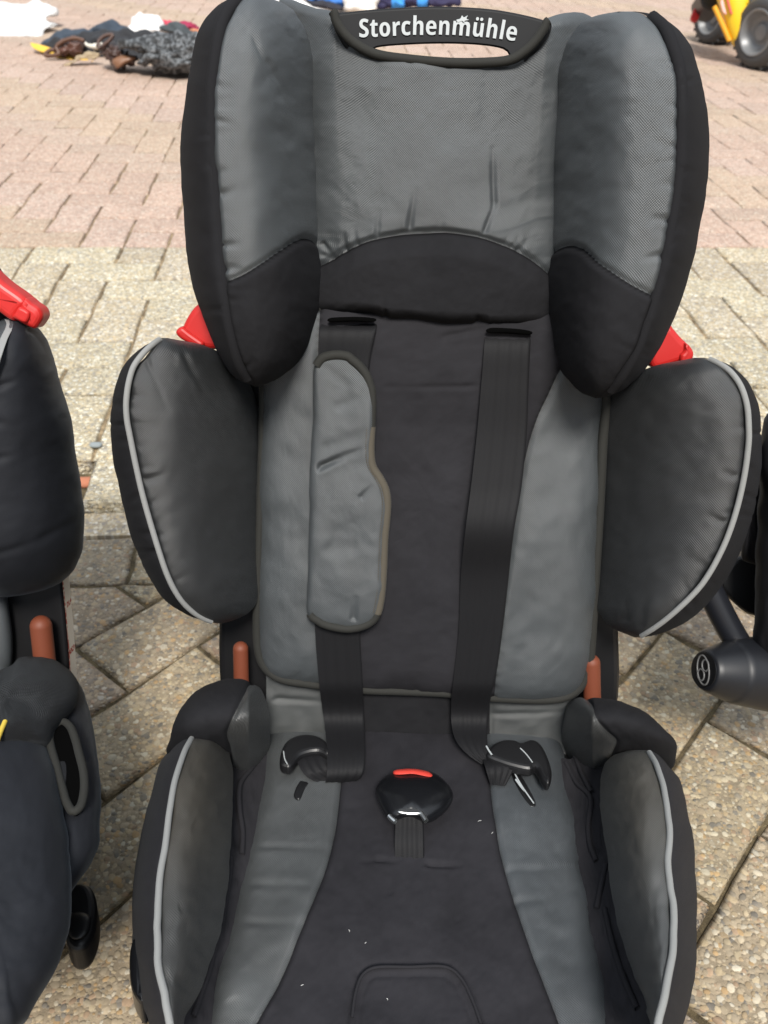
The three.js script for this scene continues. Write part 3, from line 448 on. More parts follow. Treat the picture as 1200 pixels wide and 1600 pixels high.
// --- torso wings with reflective piping
{
  const T1 = { inner: table([[528, 262], [540, 320], [560, 360], [590, 385], [620, 400], [660, 408], [750, 408], [850, 406], [900, 405], [940, 400], [955, 390], [966, 372], [974, 348]]), seam: table([[528, 256], [533, 246], [552, 224], [575, 208], [610, 199], [640, 197], [680, 203], [730, 213], [770, 222], [810, 233], [850, 245], [900, 262], [935, 281], [958, 304], [970, 327], [974, 342]]), outer: table([[528, 252], [535, 236], [545, 219], [560, 201], [585, 186], [620, 176], [660, 172], [710, 176], [760, 185], [810, 197], [860, 213], [905, 235], [940, 260], [960, 290], [970, 318], [974, 338]]) };
  const T2 = { inner: table([[559, 1085], [570, 1030], [590, 985], [620, 955], [650, 946], [700, 943], [800, 938], [900, 932], [945, 932], [970, 944], [985, 962], [996, 992]]), seam: table([[559, 1096], [563, 1112], [580, 1140], [605, 1158], [640, 1168], [680, 1170], [730, 1165], [780, 1155], [830, 1140], [875, 1120], [915, 1095], [950, 1061], [975, 1031], [990, 1008], [996, 997]]), outer: table([[559, 1100], [564, 1124], [575, 1147], [600, 1171], [640, 1186], [690, 1191], [740, 1188], [790, 1180], [840, 1165], [885, 1146], [930, 1116], [965, 1081], [985, 1046], [993, 1020], [996, 1003]]) };
  const pts = (t, a, b, o) => Array.from({ length: 26 }, (_, i) => { const y = lerp(a, b, (1 - Math.cos(Math.PI * i / 25)) / 2); return [t(y), y]; });
  const mk = (T, y0, y1, side, seed, list) => {
    const cr = creases(list.concat(puckers(pts(T.seam, y0 + 60, y1 - 40), side, seed, 13, 34, 1.0))), rc = creases(puckers(pts(T.seam, y0 + 90, y1 - 30), -side, seed + 3, 10, 26, 1.8));
    const w = wing({ K: BACK, y0, y1, ...T, oIn: -0.004, oSeam: 0.085, oTip: 0.045, oBack: -0.02, puff: 0.003, rows: 170, bow: 2.0, sweep: 118, disp: (x, y, u) => cr(x, y) - 0.002 * Math.exp(-(((1 - u) / 0.03) ** 2)) + 0.0035 * fbm(x / 110, y / 170, seed, 2) + 0.001 * fbm(x / 25, y / 25, seed + 6), rimDisp: (x, y, u) => rc(x, y) + 0.001 * fbm(x / 40, y / 40, seed + 1), col: tone(seed, 0.12), rimCol: tone(seed + 2, 0.08) });
    const m = part('torso_wing', w.face, M.blackWeave, seat); part('wing_rim', w.rim, M.black, m);
    const E = (y) => { const t = Math.abs(2 * ((y - y0) / (y1 - y0)) - 1); return Math.sqrt(Math.max(0, 1 - t ** 5)); };
    part('piping', tubeOn(pts(T.seam, y0 + 3, y1 - 3).map((a) => [a[0], a[1], lerp(0.045, 0.085, E(a[1])) + 0.0012]), BACK, 0, 0.0022, false, 140), M.piping, m);
  };
  mk(T1, 528, 974, -1, 81, [[225, 552, 262, 640, 5, 1.6], [285, 545, 322, 620, 5, 1.2], [222, 752, 256, 740, 5, 2.2], [228, 790, 250, 780, 4, 2], [240, 838, 262, 834, 4, 1.6], [214, 700, 240, 690, 5, 1]]);
  mk(T2, 559, 996, 1, 91, [[1135, 818, 1104, 806, 5, 2.6], [1152, 745, 1128, 738, 5, 1.8], [975, 975, 978, 930, 7, 1.6], [1000, 985, 1005, 940, 7, 1.2]]);
}
// --- harness
{
  const sl = part('shoulder_strap', ribbon([[506, 494, 590, 500, 0.0], [500, 515, 588, 515, 0.019], [498, 560, 578, 565, 0.021], [497, 640, 572, 640, 0.022], [490, 760, 560, 760, 0.022], [490, 900, 558, 900, 0.022], [493, 1000, 563, 1000, 0.02], [500, 1080, 567, 1075, 0.017], [508, 1140, 570, 1140, 0.014], [511, 1175, 571, 1175, 0.015], [511, 1200, 570, 1198, 0.012], [510, 1216, 566, 1213, 0.006], [508, 1224, 556, 1222, -0.003]], DRAPE), M.web, seat);
  part('shoulder_strap', ribbon([[758, 508, 831, 512, 0.0], [757, 535, 829, 535, 0.018], [752, 600, 826, 600, 0.021], [745, 680, 823, 680, 0.023], [736, 760, 815, 760, 0.03], [727, 830, 803, 830, 0.038], [720, 900, 795, 900, 0.026], [717, 980, 786, 980, 0.022], [710, 1050, 776, 1050, 0.02], [705, 1095, 766, 1095, 0.018], [706, 1135, 762, 1135, 0.016], [714, 1160, 762, 1165, 0.015], [732, 1180, 768, 1186, 0.011], [752, 1194, 778, 1196, 0.006]], DRAPE), M.web, seat);
  for (const o of [[[512, 499], [522, 496], [560, 495], [584, 497], [588, 500], [582, 503], [550, 502.5], [516, 503]], [[760, 515], [772, 512], [810, 514], [828, 517], [832, 520], [826, 523], [790, 521], [763, 520]]]) part('belt_slot', pillow({ out: o, K: BACK, o: 0.0198, thick: 0.002, back: 0.01, pw: 2, N: 60, R: 12 }), M.hole, seat);  // black pieces painting the shade in the slots under the headrest edge
  // shoulder pad on the left strap
  const po = [[490, 610], [491, 575], [500, 559], [522, 552], [545, 555], [565, 570], [578, 590], [584, 620], [583, 660], [581, 700], [584, 728], [596, 748], [605, 768], [607, 795], [603, 840], [601, 890], [598, 930], [592, 962], [577, 978], [550, 985], [520, 982], [496, 973], [481, 960], [479, 930], [482, 880], [484, 820], [485, 760], [487, 700], [489, 660]];
  const cr = creases([[494, 732, 560, 704, 5, 4], [494, 734, 530, 719, 4, 2.5], [562, 780, 580, 762, 5, 2.6], [552, 972, 555, 935, 4, 3.4], [500, 568, 540, 600, 7, 1.2], [520, 640, 580, 612, 8, 1.4], [500, 860, 590, 850, 9, 0.8], [500, 700, 580, 680, 8, 1]]);
  const pad = part('shoulder_pad', pillow({ out: po, K: BACK, o: 0.027, thick: 0.007, back: 0.006, pw: 10, N: 220, R: 90, disp: (x, y) => cr(x, y) + 0.0022 * fbm(x / 60, y / 60, 23), col: tone(23, 0.1, 40) }), M.grey, sl);
  const P = path(po, true, 120), worn = (a) => a[0] > 560 && a[1] > 660 && a[1] < 968;
  const seg = (i0, i1) => P.slice(i0, i1 + 1).map((a) => [a[0] - (a[0] > 545 ? 3 : a[0] < 500 ? -2 : 0), a[1] - (a[1] > 940 ? 3 : a[1] < 600 ? -3 : 0)]);
  const i0 = P.findIndex(worn), i1 = P.length - 1 - [...P].reverse().findIndex(worn);
  const wornB = tubeOn(seg(i0, i1), BACK, 0.0295, 0.0038, false, 90), darkA = tubeOn(seg(5, i0), BACK, 0.0295, 0.0038, false, 70), iB = P.length - 1 - [...P].reverse().findIndex((a) => a[1] > 958), darkB = tubeOn(seg(i1, iB), BACK, 0.0295, 0.0038, false, 60);
  part('pad_binding', wornB, M.wornBinding, sl, 'worn beige binding along the right edge'); part('pad_binding', [darkA, darkB], M.binding, sl);
  { const st = []; seg(i0, i1).forEach((a, i, all) => { for (const t of [0.1, 0.6]) { const b = all[Math.min(all.length - 1, i + 1)], x = lerp(a[0], b[0], t) - 6.5, y = lerp(a[1], b[1], t), dx = (b[0] - a[0]) * 0.32, dy = (b[1] - a[1]) * 0.32; st.push(tubeOn([[x, y], [x + dx / 2, y + dy / 2], [x + dx, y + dy]], BACK, 0.0338, 0.0004, false, 3)); } }); part('stitching', st, M.wornBinding, sl); }
  // belt tongues lying at the bight
  const tl = part('belt_tongue', plate([[437, 1190], [440, 1168], [452, 1152], [475, 1145], [497, 1148], [512, 1160], [513, 1178], [495, 1172], [470, 1178], [455, 1195], [446, 1196]], CORNER, 0.016, 0.012, 0.004), M.plastic, seat);
  part('strap_end', ribbon([[455, 1172, 508, 1158, 0.006], [463, 1188, 514, 1178, 0.01], [474, 1208, 524, 1198, 0.007], [490, 1220, 540, 1210, 0.0], [508, 1224, 556, 1218, -0.004]], CORNER), M.web, tl);
  part('catch', plate([[459, 1242], [465, 1224], [480, 1206], [497, 1202], [490, 1218], [477, 1232], [468, 1248]], SEAT, 0.006, 0.006, 0.0015), M.plastic, tl);
  part('edge', tubeOn([[443, 1174], [445, 1186], [449, 1194]], CORNER, 0.0165, 0.0005), M.silver, tl);
  const tr = part('belt_tongue', plate([[760, 1178], [768, 1163], [785, 1154], [805, 1154], [815, 1158], [830, 1153], [845, 1160], [857, 1182], [863, 1205], [858, 1222], [848, 1214], [838, 1196], [828, 1200], [806, 1196], [780, 1188]], CORNER, 0.016, 0.012, 0.004), M.plastic, seat);
  part('strap_end', ribbon([[752, 1176, 806, 1166, 0.004], [756, 1192, 808, 1186, 0.012], [761, 1208, 803, 1202, 0.01], [766, 1226, 790, 1228, 0.0]], CORNER), M.web, tr);
  part('edge', [tubeOn([[813, 1169], [822, 1178], [832, 1191]], CORNER, 0.0165, 0.0005), tubeOn([[760, 1166], [764, 1173], [769, 1180]], CORNER, 0.016, 0.0008)], M.silver, tr);
  part('catch', [tubeOn([[801, 1203], [816, 1229], [834, 1255]], SEAT, 0.012, 0.0006), tubeOn([[806, 1218], [814, 1229], [820, 1236]], SEAT, 0.011, 0.0009)], M.silver, tr);
  part('catch', plate([[798, 1206], [812, 1208], [836, 1250], [833, 1260], [822, 1252]], SEAT, 0.006, 0.005, 0.001), M.plastic, tr);
}
// --- seat cushion
const cushL = table([[1140, 545], [1215, 534], [1280, 526], [1340, 514], [1400, 494], [1460, 469], [1520, 442], [1600, 398], [1720, 330]]), cushR = table([[1140, 757], [1200, 764], [1260, 770], [1320, 780], [1380, 796], [1440, 816], [1510, 842], [1600, 878], [1720, 930]]);
const edgeL = table([[1140, 428], [1190, 420], [1240, 411], [1290, 400], [1350, 386], [1420, 370], [1480, 355], [1540, 341], [1600, 329], [1720, 305]]), edgeR = table([[1140, 872], [1190, 880], [1250, 890], [1330, 905], [1400, 919], [1480, 932], [1560, 945], [1600, 951], [1720, 970]]);
{
  const cr = creases([[400, 1322, 510, 1324, 5, 1.4], [384, 1380, 500, 1388, 6, 1.2], [376, 1440, 480, 1450, 6, 0.9], [790, 1358, 870, 1356, 6, 1], [800, 1408, 880, 1402, 6, 0.9], [584, 1341, 622, 1345, 3.5, 3], [664, 1347, 720, 1351, 3.5, 4], [560, 1346, 600, 1342, 4, 1], [556, 1520, 572, 1506, 5, 1.2], [610, 1400, 612, 1350, 6, 1], [716, 1440, 712, 1400, 6, 0.8], [540, 1260, 600, 1256, 6, 0.8], [905, 1340, 921, 1385, 5, 1.6], [360, 1560, 372, 1600, 10, 1.6]]);
  const ins = [[546, 1640], [550, 1590], [556, 1550], [566, 1524], [582, 1513], [640, 1511], [700, 1512], [720, 1528], [738, 1562], [752, 1600], [762, 1640]];
  const g = surf({ nu: 190, nv: 170, K: SEAT, f: (u, v) => { const y = lerp(1146, 1700, v), x = lerp(edgeL(y) - 6, edgeR(y) + 6, u), c = Math.min(1, Math.min(u, 1 - u) / 0.06); return [x, y, -0.01 + 0.012 * Math.sqrt(1 - (1 - c) ** 2) + 0.004 * Math.sin(Math.PI * u)]; },
    disp: (x, y) => { const a = Math.abs(x - cushL(y)), b = Math.abs(x - cushR(y)), e = y > 1480 ? lineDist(x, y, ins) : 99; return cr(x, y) - 0.0022 * Math.exp(-((a / 5) ** 2)) - 0.0022 * Math.exp(-((b / 5) ** 2)) + 0.0012 * Math.exp(-((e / 7) ** 2)) - 0.001 * Math.exp(-(((e - 9) / 4) ** 2)) + 0.0065 * fbm(x / 120, y / 130, 27, 2) + 0.0012 * fbm(x / 30, y / 30, 28); },
    col: (x, y) => { const n = tone(27, 0.14, 80)(x, y), s = sstep(60, 0, Math.hypot(x - 385, y - 1560)) * 0.5; const k = n * (1 + s * 0.9) * lintAndSeamShade(x - cushL(y)) * lintAndSeamShade(x - cushR(y)); return [k, k, k * 1.02]; } });
  const [c1, cl] = split(g, (x, y) => x - cushL(y)), [crr, cm] = split(c1, (x, y) => x - cushR(y));
  const c = part('seat_cushion', cm, M.charcoal, seat);
  part('side_panel', cl, M.worn, c); part('side_panel', crr, M.grey, c);
  part('seam_welt', tubeOn(ins.slice(1, -1), SEAT, 0.0075, 0.0011, false, 80), M.charcoal, c);
  { // lint and crumbs caught on the cover
    const r = rng(77), L = [];
    for (const [x, y] of [[572, 1472], [546, 1456], [700, 1246], [640, 1300], [612, 1238], [470, 1540], [752, 1282], [770, 1300], [604, 1560]]) { const a = r() * 6.3, l = 2 + 5 * r(); L.push(tubeOn([[x, y], [x + l * Math.cos(a) * 0.5 + 1, y + l * Math.sin(a) * 0.5], [x + l * Math.cos(a), y + l * Math.sin(a) + 1]], SEAT, 0.0105, 0.00017, false, 8)); }
    part('lint', L, M.lintAndSeamShade, c);
  }
  // crotch strap and buckle
  const cs = part('crotch_strap', ribbon([[620, 1270, 660, 1270, 0.026], [618, 1290, 662, 1290, 0.02], [617, 1320, 663, 1320, 0.012], [618, 1352, 663, 1354, 0.0]], SEAT, 0.0018, 3), M.web, seat);
  const bo = [[587, 1240], [590, 1226], [601, 1214], [618, 1206], [650, 1203], [678, 1208], [697, 1222], [708, 1240], [704, 1258], [690, 1274], [668, 1286], [640, 1277], [612, 1283], [598, 1268]];
  const bk = part('buckle', pillow({ out: bo, K: SEAT, o: 0.02, thick: 0.016, back: 0.008, pw: 2.4, N: 120, R: 40 }), M.gloss, seat);
  part('release_button', pillow({ out: [[614, 1209], [618, 1203], [645, 1201], [670, 1206], [677, 1214], [668, 1214], [645, 1210], [622, 1211]], K: SEAT, o: 0.026, thick: 0.006, back: 0.006, pw: 3, N: 60, R: 12 }), M.button, bk);
  part('metal_bracket', [plate([[622, 1268], [627, 1263], [652, 1263], [657, 1270], [640, 1271]], SEAT, 0.035, 0.003, 0.0006, [], 50, 1), tubeOn([[608, 1275], [613, 1280], [618, 1284]], SEAT, 0.032, 0.0022), tubeOn([[658, 1270], [663, 1278], [666, 1283]], SEAT, 0.033, 0.002)], M.steel, bk);
}
// --- side bolsters of the base
{
  const P1 = { inner: table([[1150, 330], [1158, 350], [1180, 361], [1210, 364], [1260, 364], [1320, 360], [1380, 354], [1430, 347], [1500, 332], [1550, 314], [1600, 288], [1660, 275]]), seam: table([[1150, 303], [1158, 296], [1180, 286], [1215, 275], [1260, 266], [1320, 258], [1370, 250], [1430, 246], [1490, 246], [1540, 254], [1600, 265], [1660, 272]]), outer: table([[1150, 296], [1158, 276], [1175, 262], [1190, 252], [1230, 239], [1280, 226], [1330, 215], [1390, 208], [1450, 206], [1500, 210], [1550, 219], [1600, 232], [1660, 262]]) };
  const P2 = { inner: table([[1172, 985], [1180, 958], [1195, 944], [1220, 938], [1260, 939], [1330, 946], [1400, 956], [1460, 971], [1520, 991], [1570, 1007], [1600, 1016], [1660, 1020]]), seam: table([[1172, 1010], [1180, 1018], [1190, 1024], [1225, 1035], [1270, 1043], [1310, 1046], [1350, 1043], [1400, 1050], [1440, 1053], [1490, 1050], [1550, 1040], [1600, 1028], [1660, 1022]]), outer: table([[1172, 1016], [1180, 1030], [1195, 1042], [1220, 1062], [1270, 1076], [1350, 1086], [1420, 1090], [1500, 1088], [1560, 1080], [1600, 1066], [1660, 1030]]) };
  const pts = (t, a, b, n = 30) => Array.from({ length: n }, (_, i) => { const y = lerp(a, b, i / (n - 1)); return [t(y), y]; });
  const mk = (T, y0, y1, side, seed, list, tex) => {
    const cr = creases(list), w = wing({ K: SEAT, y0, y1, ...T, oIn: 0.032, oSeam: 0.1, oTip: 0.07, oBack: -0.085, puff: 0.003, rows: 160, bow: 2.8, sweep: 100, disp: (x, y, u) => cr(x, y) + 0.003 * fbm(x / 60, y / 90, seed) + 0.0008 * fbm(x / 18, y / 18, seed + 4) - 0.002 * Math.exp(-(((1 - u) / 0.05) ** 2)), rimDisp: (x, y) => 0.002 * fbm(x / 40, y / 60, seed + 1),
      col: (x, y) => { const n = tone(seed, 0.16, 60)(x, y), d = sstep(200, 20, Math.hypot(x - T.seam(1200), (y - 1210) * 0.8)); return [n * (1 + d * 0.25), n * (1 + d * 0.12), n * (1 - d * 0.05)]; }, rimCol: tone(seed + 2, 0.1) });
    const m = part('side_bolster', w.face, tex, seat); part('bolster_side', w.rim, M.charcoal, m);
    const E = (y) => { const t = Math.abs(2 * ((y - y0) / (y1 - y0)) - 1); return Math.sqrt(Math.max(0, 1 - t ** 5)); };
    part('piping', tubeOn(pts(T.seam, y0 + 4, y1 - 4).map((a, i) => [a[0] + 1.2 * noise(i * 0.7, 0, seed), a[1], lerp(0.07, 0.1, E(a[1])) + 0.001]), SEAT, 0, 0.0022, false, 160), M.piping, m);
    return m;
  };
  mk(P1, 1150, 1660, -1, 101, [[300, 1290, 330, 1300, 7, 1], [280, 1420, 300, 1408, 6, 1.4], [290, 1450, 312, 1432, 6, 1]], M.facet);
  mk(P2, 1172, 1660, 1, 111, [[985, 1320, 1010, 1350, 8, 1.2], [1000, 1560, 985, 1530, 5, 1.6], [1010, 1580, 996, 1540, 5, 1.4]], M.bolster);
  // rear humps, each with a grey facet on the inside
  const hump = (out, seam, seed, keep, center) => {
    const inward = keep > 0 ? (x) => Math.max(0, x - 388) : (x) => Math.max(0, 926 - x);
    const g = pillow({ out, K: SEAT, o: 0.08, thick: 0.034, back: 0.07, pw: 3.4, N: 200, R: 80, center, tilt: (x, y) => -0.0017 * 18 * Math.log(1 + Math.exp((y - 1140) / 18)) - 0.0011 * inward(x), disp: (x, y) => -0.0022 * Math.exp(-((lineDist(x, y, seam) / 4.5) ** 2)) + 0.002 * fbm(x / 40, y / 40, seed), col: tone(seed, 0.1, 50) });
    const S = path(seam, false, 40), side = (x, y) => { let b = 1e9, s = 1; for (let i = 0; i < 40; i++) { const a = S[i], c = S[i + 1], [d] = segDist(x, y, a[0], a[1], c[0], c[1]); if (d < b) { b = d; s = ((c[0] - a[0]) * (y - a[1]) - (c[1] - a[1]) * (x - a[0])) > 0 ? 1 : -1; } } return b * s * keep; };
    const [blk, gry] = split(g, side), m = part('armrest', blk, M.black, seat); part('facet', gry, M.facet, m);
  };
  hump([[262, 1180], [266, 1150], [278, 1118], [302, 1084], [340, 1065], [375, 1061], [400, 1070], [414, 1092], [421, 1130], [421, 1180], [414, 1225], [385, 1250], [355, 1240], [310, 1215]], [[402, 1058], [386, 1076], [372, 1102], [355, 1146], [360, 1170], [364, 1200], [366, 1260]], 121, 1, [350, 1140]);
  hump([[874, 1180], [876, 1140], [884, 1106], [898, 1092], [925, 1089], [958, 1093], [1000, 1109], [1035, 1138], [1055, 1158], [1056, 1180], [1046, 1204], [1000, 1225], [950, 1250], [900, 1240]], [[912, 1082], [925, 1104], [935, 1128], [950, 1146], [964, 1160], [955, 1185], [948, 1215], [946, 1262]], 131, -1, [965, 1150]);
  // inner walls between cushion and bolster, with the folds of the cover
  const innerWall = (I, C, seed, list, ys, folds) => {
    const wo = (u) => lerp(0.024, -0.004, u ** 0.9) - 0.006 * Math.sin(Math.PI * u), cr = creases(list), g = surf({ nu: 70, nv: 150, K: SEAT, f: (u, v) => { const y = lerp(ys[0], ys[1], v); return [lerp(I(y), C(y), u), y, wo(u)]; }, disp: (x, y) => cr(x, y) + 0.003 * fbm(x / 25, y / 60, seed), col: tone(seed, 0.1, 40) });
    const m = part('inner_wall', g, M.charcoal, seat);
    folds.forEach((f) => part('fold', tubeOn(f.map((a) => [a[0], a[1], wo(clamp((a[0] - I(a[1])) / (C(a[1]) - I(a[1])), 0, 1)) + 0.0008]), SEAT, 0, 0.0022, false, 60), M.charcoal, m));
  };
  innerWall((y) => P1.inner(y) - 16, (y) => edgeL(y) + 5, 141, [[374, 1330, 370, 1200, 7, 5], [372, 1215, 378, 1300, 5, -2], [352, 1350, 330, 1480, 5, 2.4], [370, 1340, 352, 1450, 4, 2], [405, 1180, 376, 1216, 4, -2.4], [340, 1480, 310, 1590, 5, 2]], [1165, 1690], [[[408, 1182, 0.012], [390, 1204, 0.022], [375, 1226, 0.03], [374, 1262, 0.031], [379, 1300, 0.028], [378, 1335, 0.026]], [[360, 1340, 0.04], [358, 1372, 0.042], [350, 1420, 0.04], [337, 1476, 0.036], [322, 1530, 0.036], [302, 1588, 0.04]]]);
  innerWall((y) => P2.inner(y) + 16, (y) => edgeR(y) - 5, 151, [[932, 1335, 930, 1215, 7, 5], [920, 1240, 918, 1310, 5, -2], [886, 1180, 922, 1245, 4, 2.2], [946, 1420, 985, 1560, 5, 2]], [1185, 1690], [[[884, 1192, 0.006], [900, 1222, 0.018], [922, 1246, 0.028], [919, 1290, 0.03], [922, 1320, 0.03], [932, 1346, 0.03]], [[893, 1168, 0.02], [908, 1206, 0.026], [924, 1238, 0.03]], [[945, 1420, 0.034], [956, 1470, 0.034], [974, 1526, 0.034], [996, 1576, 0.034]], [[946, 1350, 0.034], [938, 1390, 0.026], [932, 1420, 0.016]]]);
  // recline handle on the left of the base
  part('adjuster', plate([[201, 1500], [203, 1475], [209, 1462], [222, 1462], [230, 1500], [228, 1550], [220, 1562], [210, 1550], [203, 1530]], SEAT, 0.0, 0.03, 0.005), M.gloss, seat);
}
// --- belt guides
{
  const r1 = part('belt_guide', plate([[308, 476], [340, 480], [345, 540], [318, 545], [300, 533], [284, 514]], BACK, 0.004, 0.02, 0.005, [], 60, 4), M.red, seat); part('lip', plate([[274, 521], [277, 514], [285, 511], [297, 520], [310, 529], [318, 536], [314, 543], [299, 539], [282, 530]], BACK, 0.008, 0.022, 0.003, [], 60, 3), M.red, r1);
  const r2 = part('belt_guide', plate([[1046, 508], [1054, 514], [1066, 528], [1078, 540], [1082, 552], [1077, 562], [1060, 568], [1020, 575], [1015, 530]], BACK, 0.004, 0.02, 0.005, [], 60, 4), M.red, seat); part('lip', plate([[1072, 537], [1079, 541], [1085, 552], [1081, 564], [1066, 568], [1064, 556], [1070, 548]], BACK, 0.008, 0.022, 0.003, [], 60, 3), M.red, r2);
  const cap = (x, y0, y1, w, o) => { const a = BACK(x, y0, o), b = BACK(x + 2, y1, o), d = b.clone().sub(a), g = new THREE.CapsuleGeometry(w, d.length(), 8, 20); g.translate(0, d.length() / 2, 0); return g.applyMatrix4(new THREE.Matrix4().makeRotationFromQuaternion(new THREE.Quaternion().setFromUnitVectors(new V3(0, 1, 0), d.normalize())).setPosition(a)); };
  part('lap_belt_guide', cap(376, 1014, 1110, 0.0068, 0.0), M.orange, seat); part('lap_belt_guide', cap(924, 1036, 1130, 0.0078, 0.0), M.orange, seat);
}
// ---------------------------------------------------------------- second car seat, cut off by the left edge of the photo
{
  const s2 = thing('child_car_seat', 'dark navy and black child car seat cut off by the left edge of the photo', 'car seat', new V3(-0.48, -0.02, -0.45));
  const navy = fab(0.014, 0.0155, 0.02, texKnit, texKnit, 0.0002, { roughness: 0.7, sheen: 0.3 });
  const mesh3 = fab(0.011, 0.011, 0.012, texWeave, texWeaveB, 0.001, { roughness: 0.8, sheen: 0.15 });
  // shell of the back, seen below the wing, with its printed side label
  const sh = part('back_shell', plate([[-260, 520], [-20, 520], [60, 600], [86, 800], [94, 900], [104, 1010], [108, 1080], [104, 1200], [-260, 1200]], BACK, -0.014, 0.02, 0.003), M.plastic, s2);
  const lab = dataTex(64, 256, (x, y) => { const r = hash(x >> 2, y >> 2, 3), red = (y > 60 && y < 70) || (y > 140 && y < 150 && x > 20) || x < 9; return red && r > 0.3 ? [170, 50, 35] : [232, 222, 206]; }, true);
  part('side_label', (() => { const g = new THREE.BufferGeometry(), pos = [], uv = [], ix = [], e = path([[89, 850], [94.5, 900], [104.5, 1010], [108.5, 1080]], false, 12); e.forEach((a, i) => { for (const k of [0, 1]) { const p = BACK(a[0], a[1], -0.0155).addScaledVector(BACK.n, -k * 0.0165); p.x += 0.0012; pos.push(p.x, p.y, p.z); uv.push(k, 1 - i / 12); } if (i) ix.push(2 * i - 2, 2 * i, 2 * i - 1, 2 * i - 1, 2 * i, 2 * i + 1); }); g.setAttribute('position', new THREE.Float32BufferAttribute(pos, 3)); g.setAttribute('uv', new THREE.Float32BufferAttribute(uv, 2)); g.setIndex(ix); g.computeVertexNormals(); return g; })(), new THREE.MeshStandardMaterial({ map: lab, roughness: 0.6, side: THREE.DoubleSide }), sh);
  part('back_pad', pillow({ out: [[-240, 520], [-40, 540], [-8, 700], [8, 900], [20, 1000], [14, 1060], [-10, 1085], [-240, 1090]], K: BACK, o: -0.008, thick: 0.016, back: 0.01, pw: 10, N: 90, R: 30, col: tone(201) }), M.grey, s2);
  // torso wing: the piping lies at the picture's edge, the side of the wing faces the camera
  const T = { inner: table([[496, 10], [510, -20], [560, -80], [650, -110], [800, -120], [900, -100], [926, -60], [933, -20]]), seam: table([[496, 16], [505, 21], [530, 11], [560, 1], [620, -14], [700, -24], [800, -30], [870, -28], [915, -16], [933, 4]]), outer: table([[496, 24], [500, 40], [510, 56], [522, 68], [545, 79], [590, 95], [640, 107], [700, 119], [760, 128], [820, 132], [855, 129], [885, 119], [908, 100], [922, 70], [930, 36], [933, 10]]) };
  const cr = creases([[-10, 606, 24, 596, 5, 2.6], [-10, 718, 20, 712, 5, 2], [40, 515, 66, 524, 4, 1.4], [-10, 868, 60, 846, 6, 1.8], [60, 846, 124, 812, 6, 1.6], [-8, 660, 14, 664, 5, 1.5]]);
  const w = wing({ K: BACK, y0: 496, y1: 933, ...T, oIn: 0.0, oSeam: 0.085, oTip: 0.03, oBack: -0.03, sweep: 108, rows: 160, bow: 2, rimDisp: (x, y) => cr(x, y) + 0.0022 * fbm(x / 50, y / 60, 203), col: tone(205), rimCol: tone(206) });
  const tw = part('torso_wing', w.face, M.grey, s2); part('wing_rim', w.rim, navy, tw);
  part('piping', (() => { const r = []; for (let y = 499; y <= 640; y += 6) r.push([T.seam(y) - 11, y, T.seam(y) + 1, y, lerp(0.03, 0.0875, clamp((y - 496) / 60, 0, 1) ** 0.5) + 0.001]); return ribbon(r, BACK, 0.0016, 0); })(), M.piping, tw);
  part('headrest_wing', pillow({ out: [[-90, 200], [-40, 330], [-2, 415], [22, 445], [40, 478], [36, 496], [10, 512], [-40, 520], [-120, 420]], K: BACK, o: 0.01, thick: 0.03, back: 0.03, N: 90, R: 24, col: tone(207) }), M.black, s2);
  { // red belt guide
    const bar = part('belt_guide', plate([[-60, 410], [-40, 404], [2, 440], [40, 470], [28, 492], [16, 502], [-20, 476], [-60, 446]], BACK, 0.055, 0.024, 0.006, [], 80, 5), M.red, s2);
    part('lip', plate([[36, 466], [48, 474], [60, 483], [64, 495], [59, 506], [51, 514], [38, 509], [22, 500], [17, 494], [28, 482]], BACK, 0.058, 0.022, 0.005, [], 70, 4), M.red, bar);
    part('latch', plate([[24, 487], [30, 480], [45, 489], [39, 504], [22, 496]], BACK, 0.061, 0.008, 0.002), M.red, bar);
  }
  const a = BACK(64, 978, 0.004), b = BACK(74, 1070, 0.004), d = b.clone().sub(a), cg = new THREE.CapsuleGeometry(0.0093, d.length(), 8, 22); cg.translate(0, d.length() / 2, 0);
  part('lap_belt_guide', cg.applyMatrix4(new THREE.Matrix4().makeRotationFromQuaternion(new THREE.Quaternion().setFromUnitVectors(new V3(0, 1, 0), d.normalize())).setPosition(a)), M.orange, s2);
  // base: mesh armrest, smooth side with a bound opening, front bolster
  part('armrest', pillow({ out: [[-140, 1080], [-40, 1055], [15, 1040], [30, 1028], [55, 1026], [85, 1031], [108, 1046], [122, 1072], [118, 1100], [92, 1140], [70, 1170], [-20, 1180], [-140, 1170]], K: SEAT, o: 0.085, thick: 0.035, back: 0.06, pw: 3, N: 120, R: 40, center: [10, 1090], disp: (x, y) => 0.002 * fbm(x / 30, y / 30, 211), col: tone(211) }), mesh3, s2);
  const side = part('base_side', pillow({ out: [[62, 1080], [80, 1068], [100, 1063], [122, 1066], [134, 1092], [144, 1130], [151, 1180], [157, 1240], [156, 1290], [149, 1330], [137, 1360], [118, 1386], [80, 1440], [40, 1480], [0, 1480], [20, 1300], [50, 1150]], K: SEAT, o: 0.06, thick: 0.03, back: 0.1, pw: 4, N: 130, R: 44, center: [85, 1260], disp: (x, y) => 0.002 * fbm(x / 30, y / 40, 213) + creases([[96, 1120, 104, 1070, 5, 1.6], [140, 1190, 120, 1160, 4, 2], [138, 1230, 130, 1215, 5, 2], [104, 1290, 108, 1400, 6, 1.4]])(x, y), col: tone(213) }), navy, s2);
  const hole = [[78, 1150], [84, 1136], [97, 1128], [108, 1134], [117, 1154], [124, 1180], [131, 1210], [131, 1240], [124, 1262], [115, 1268], [105, 1256], [97, 1230], [88, 1196], [80, 1168]];
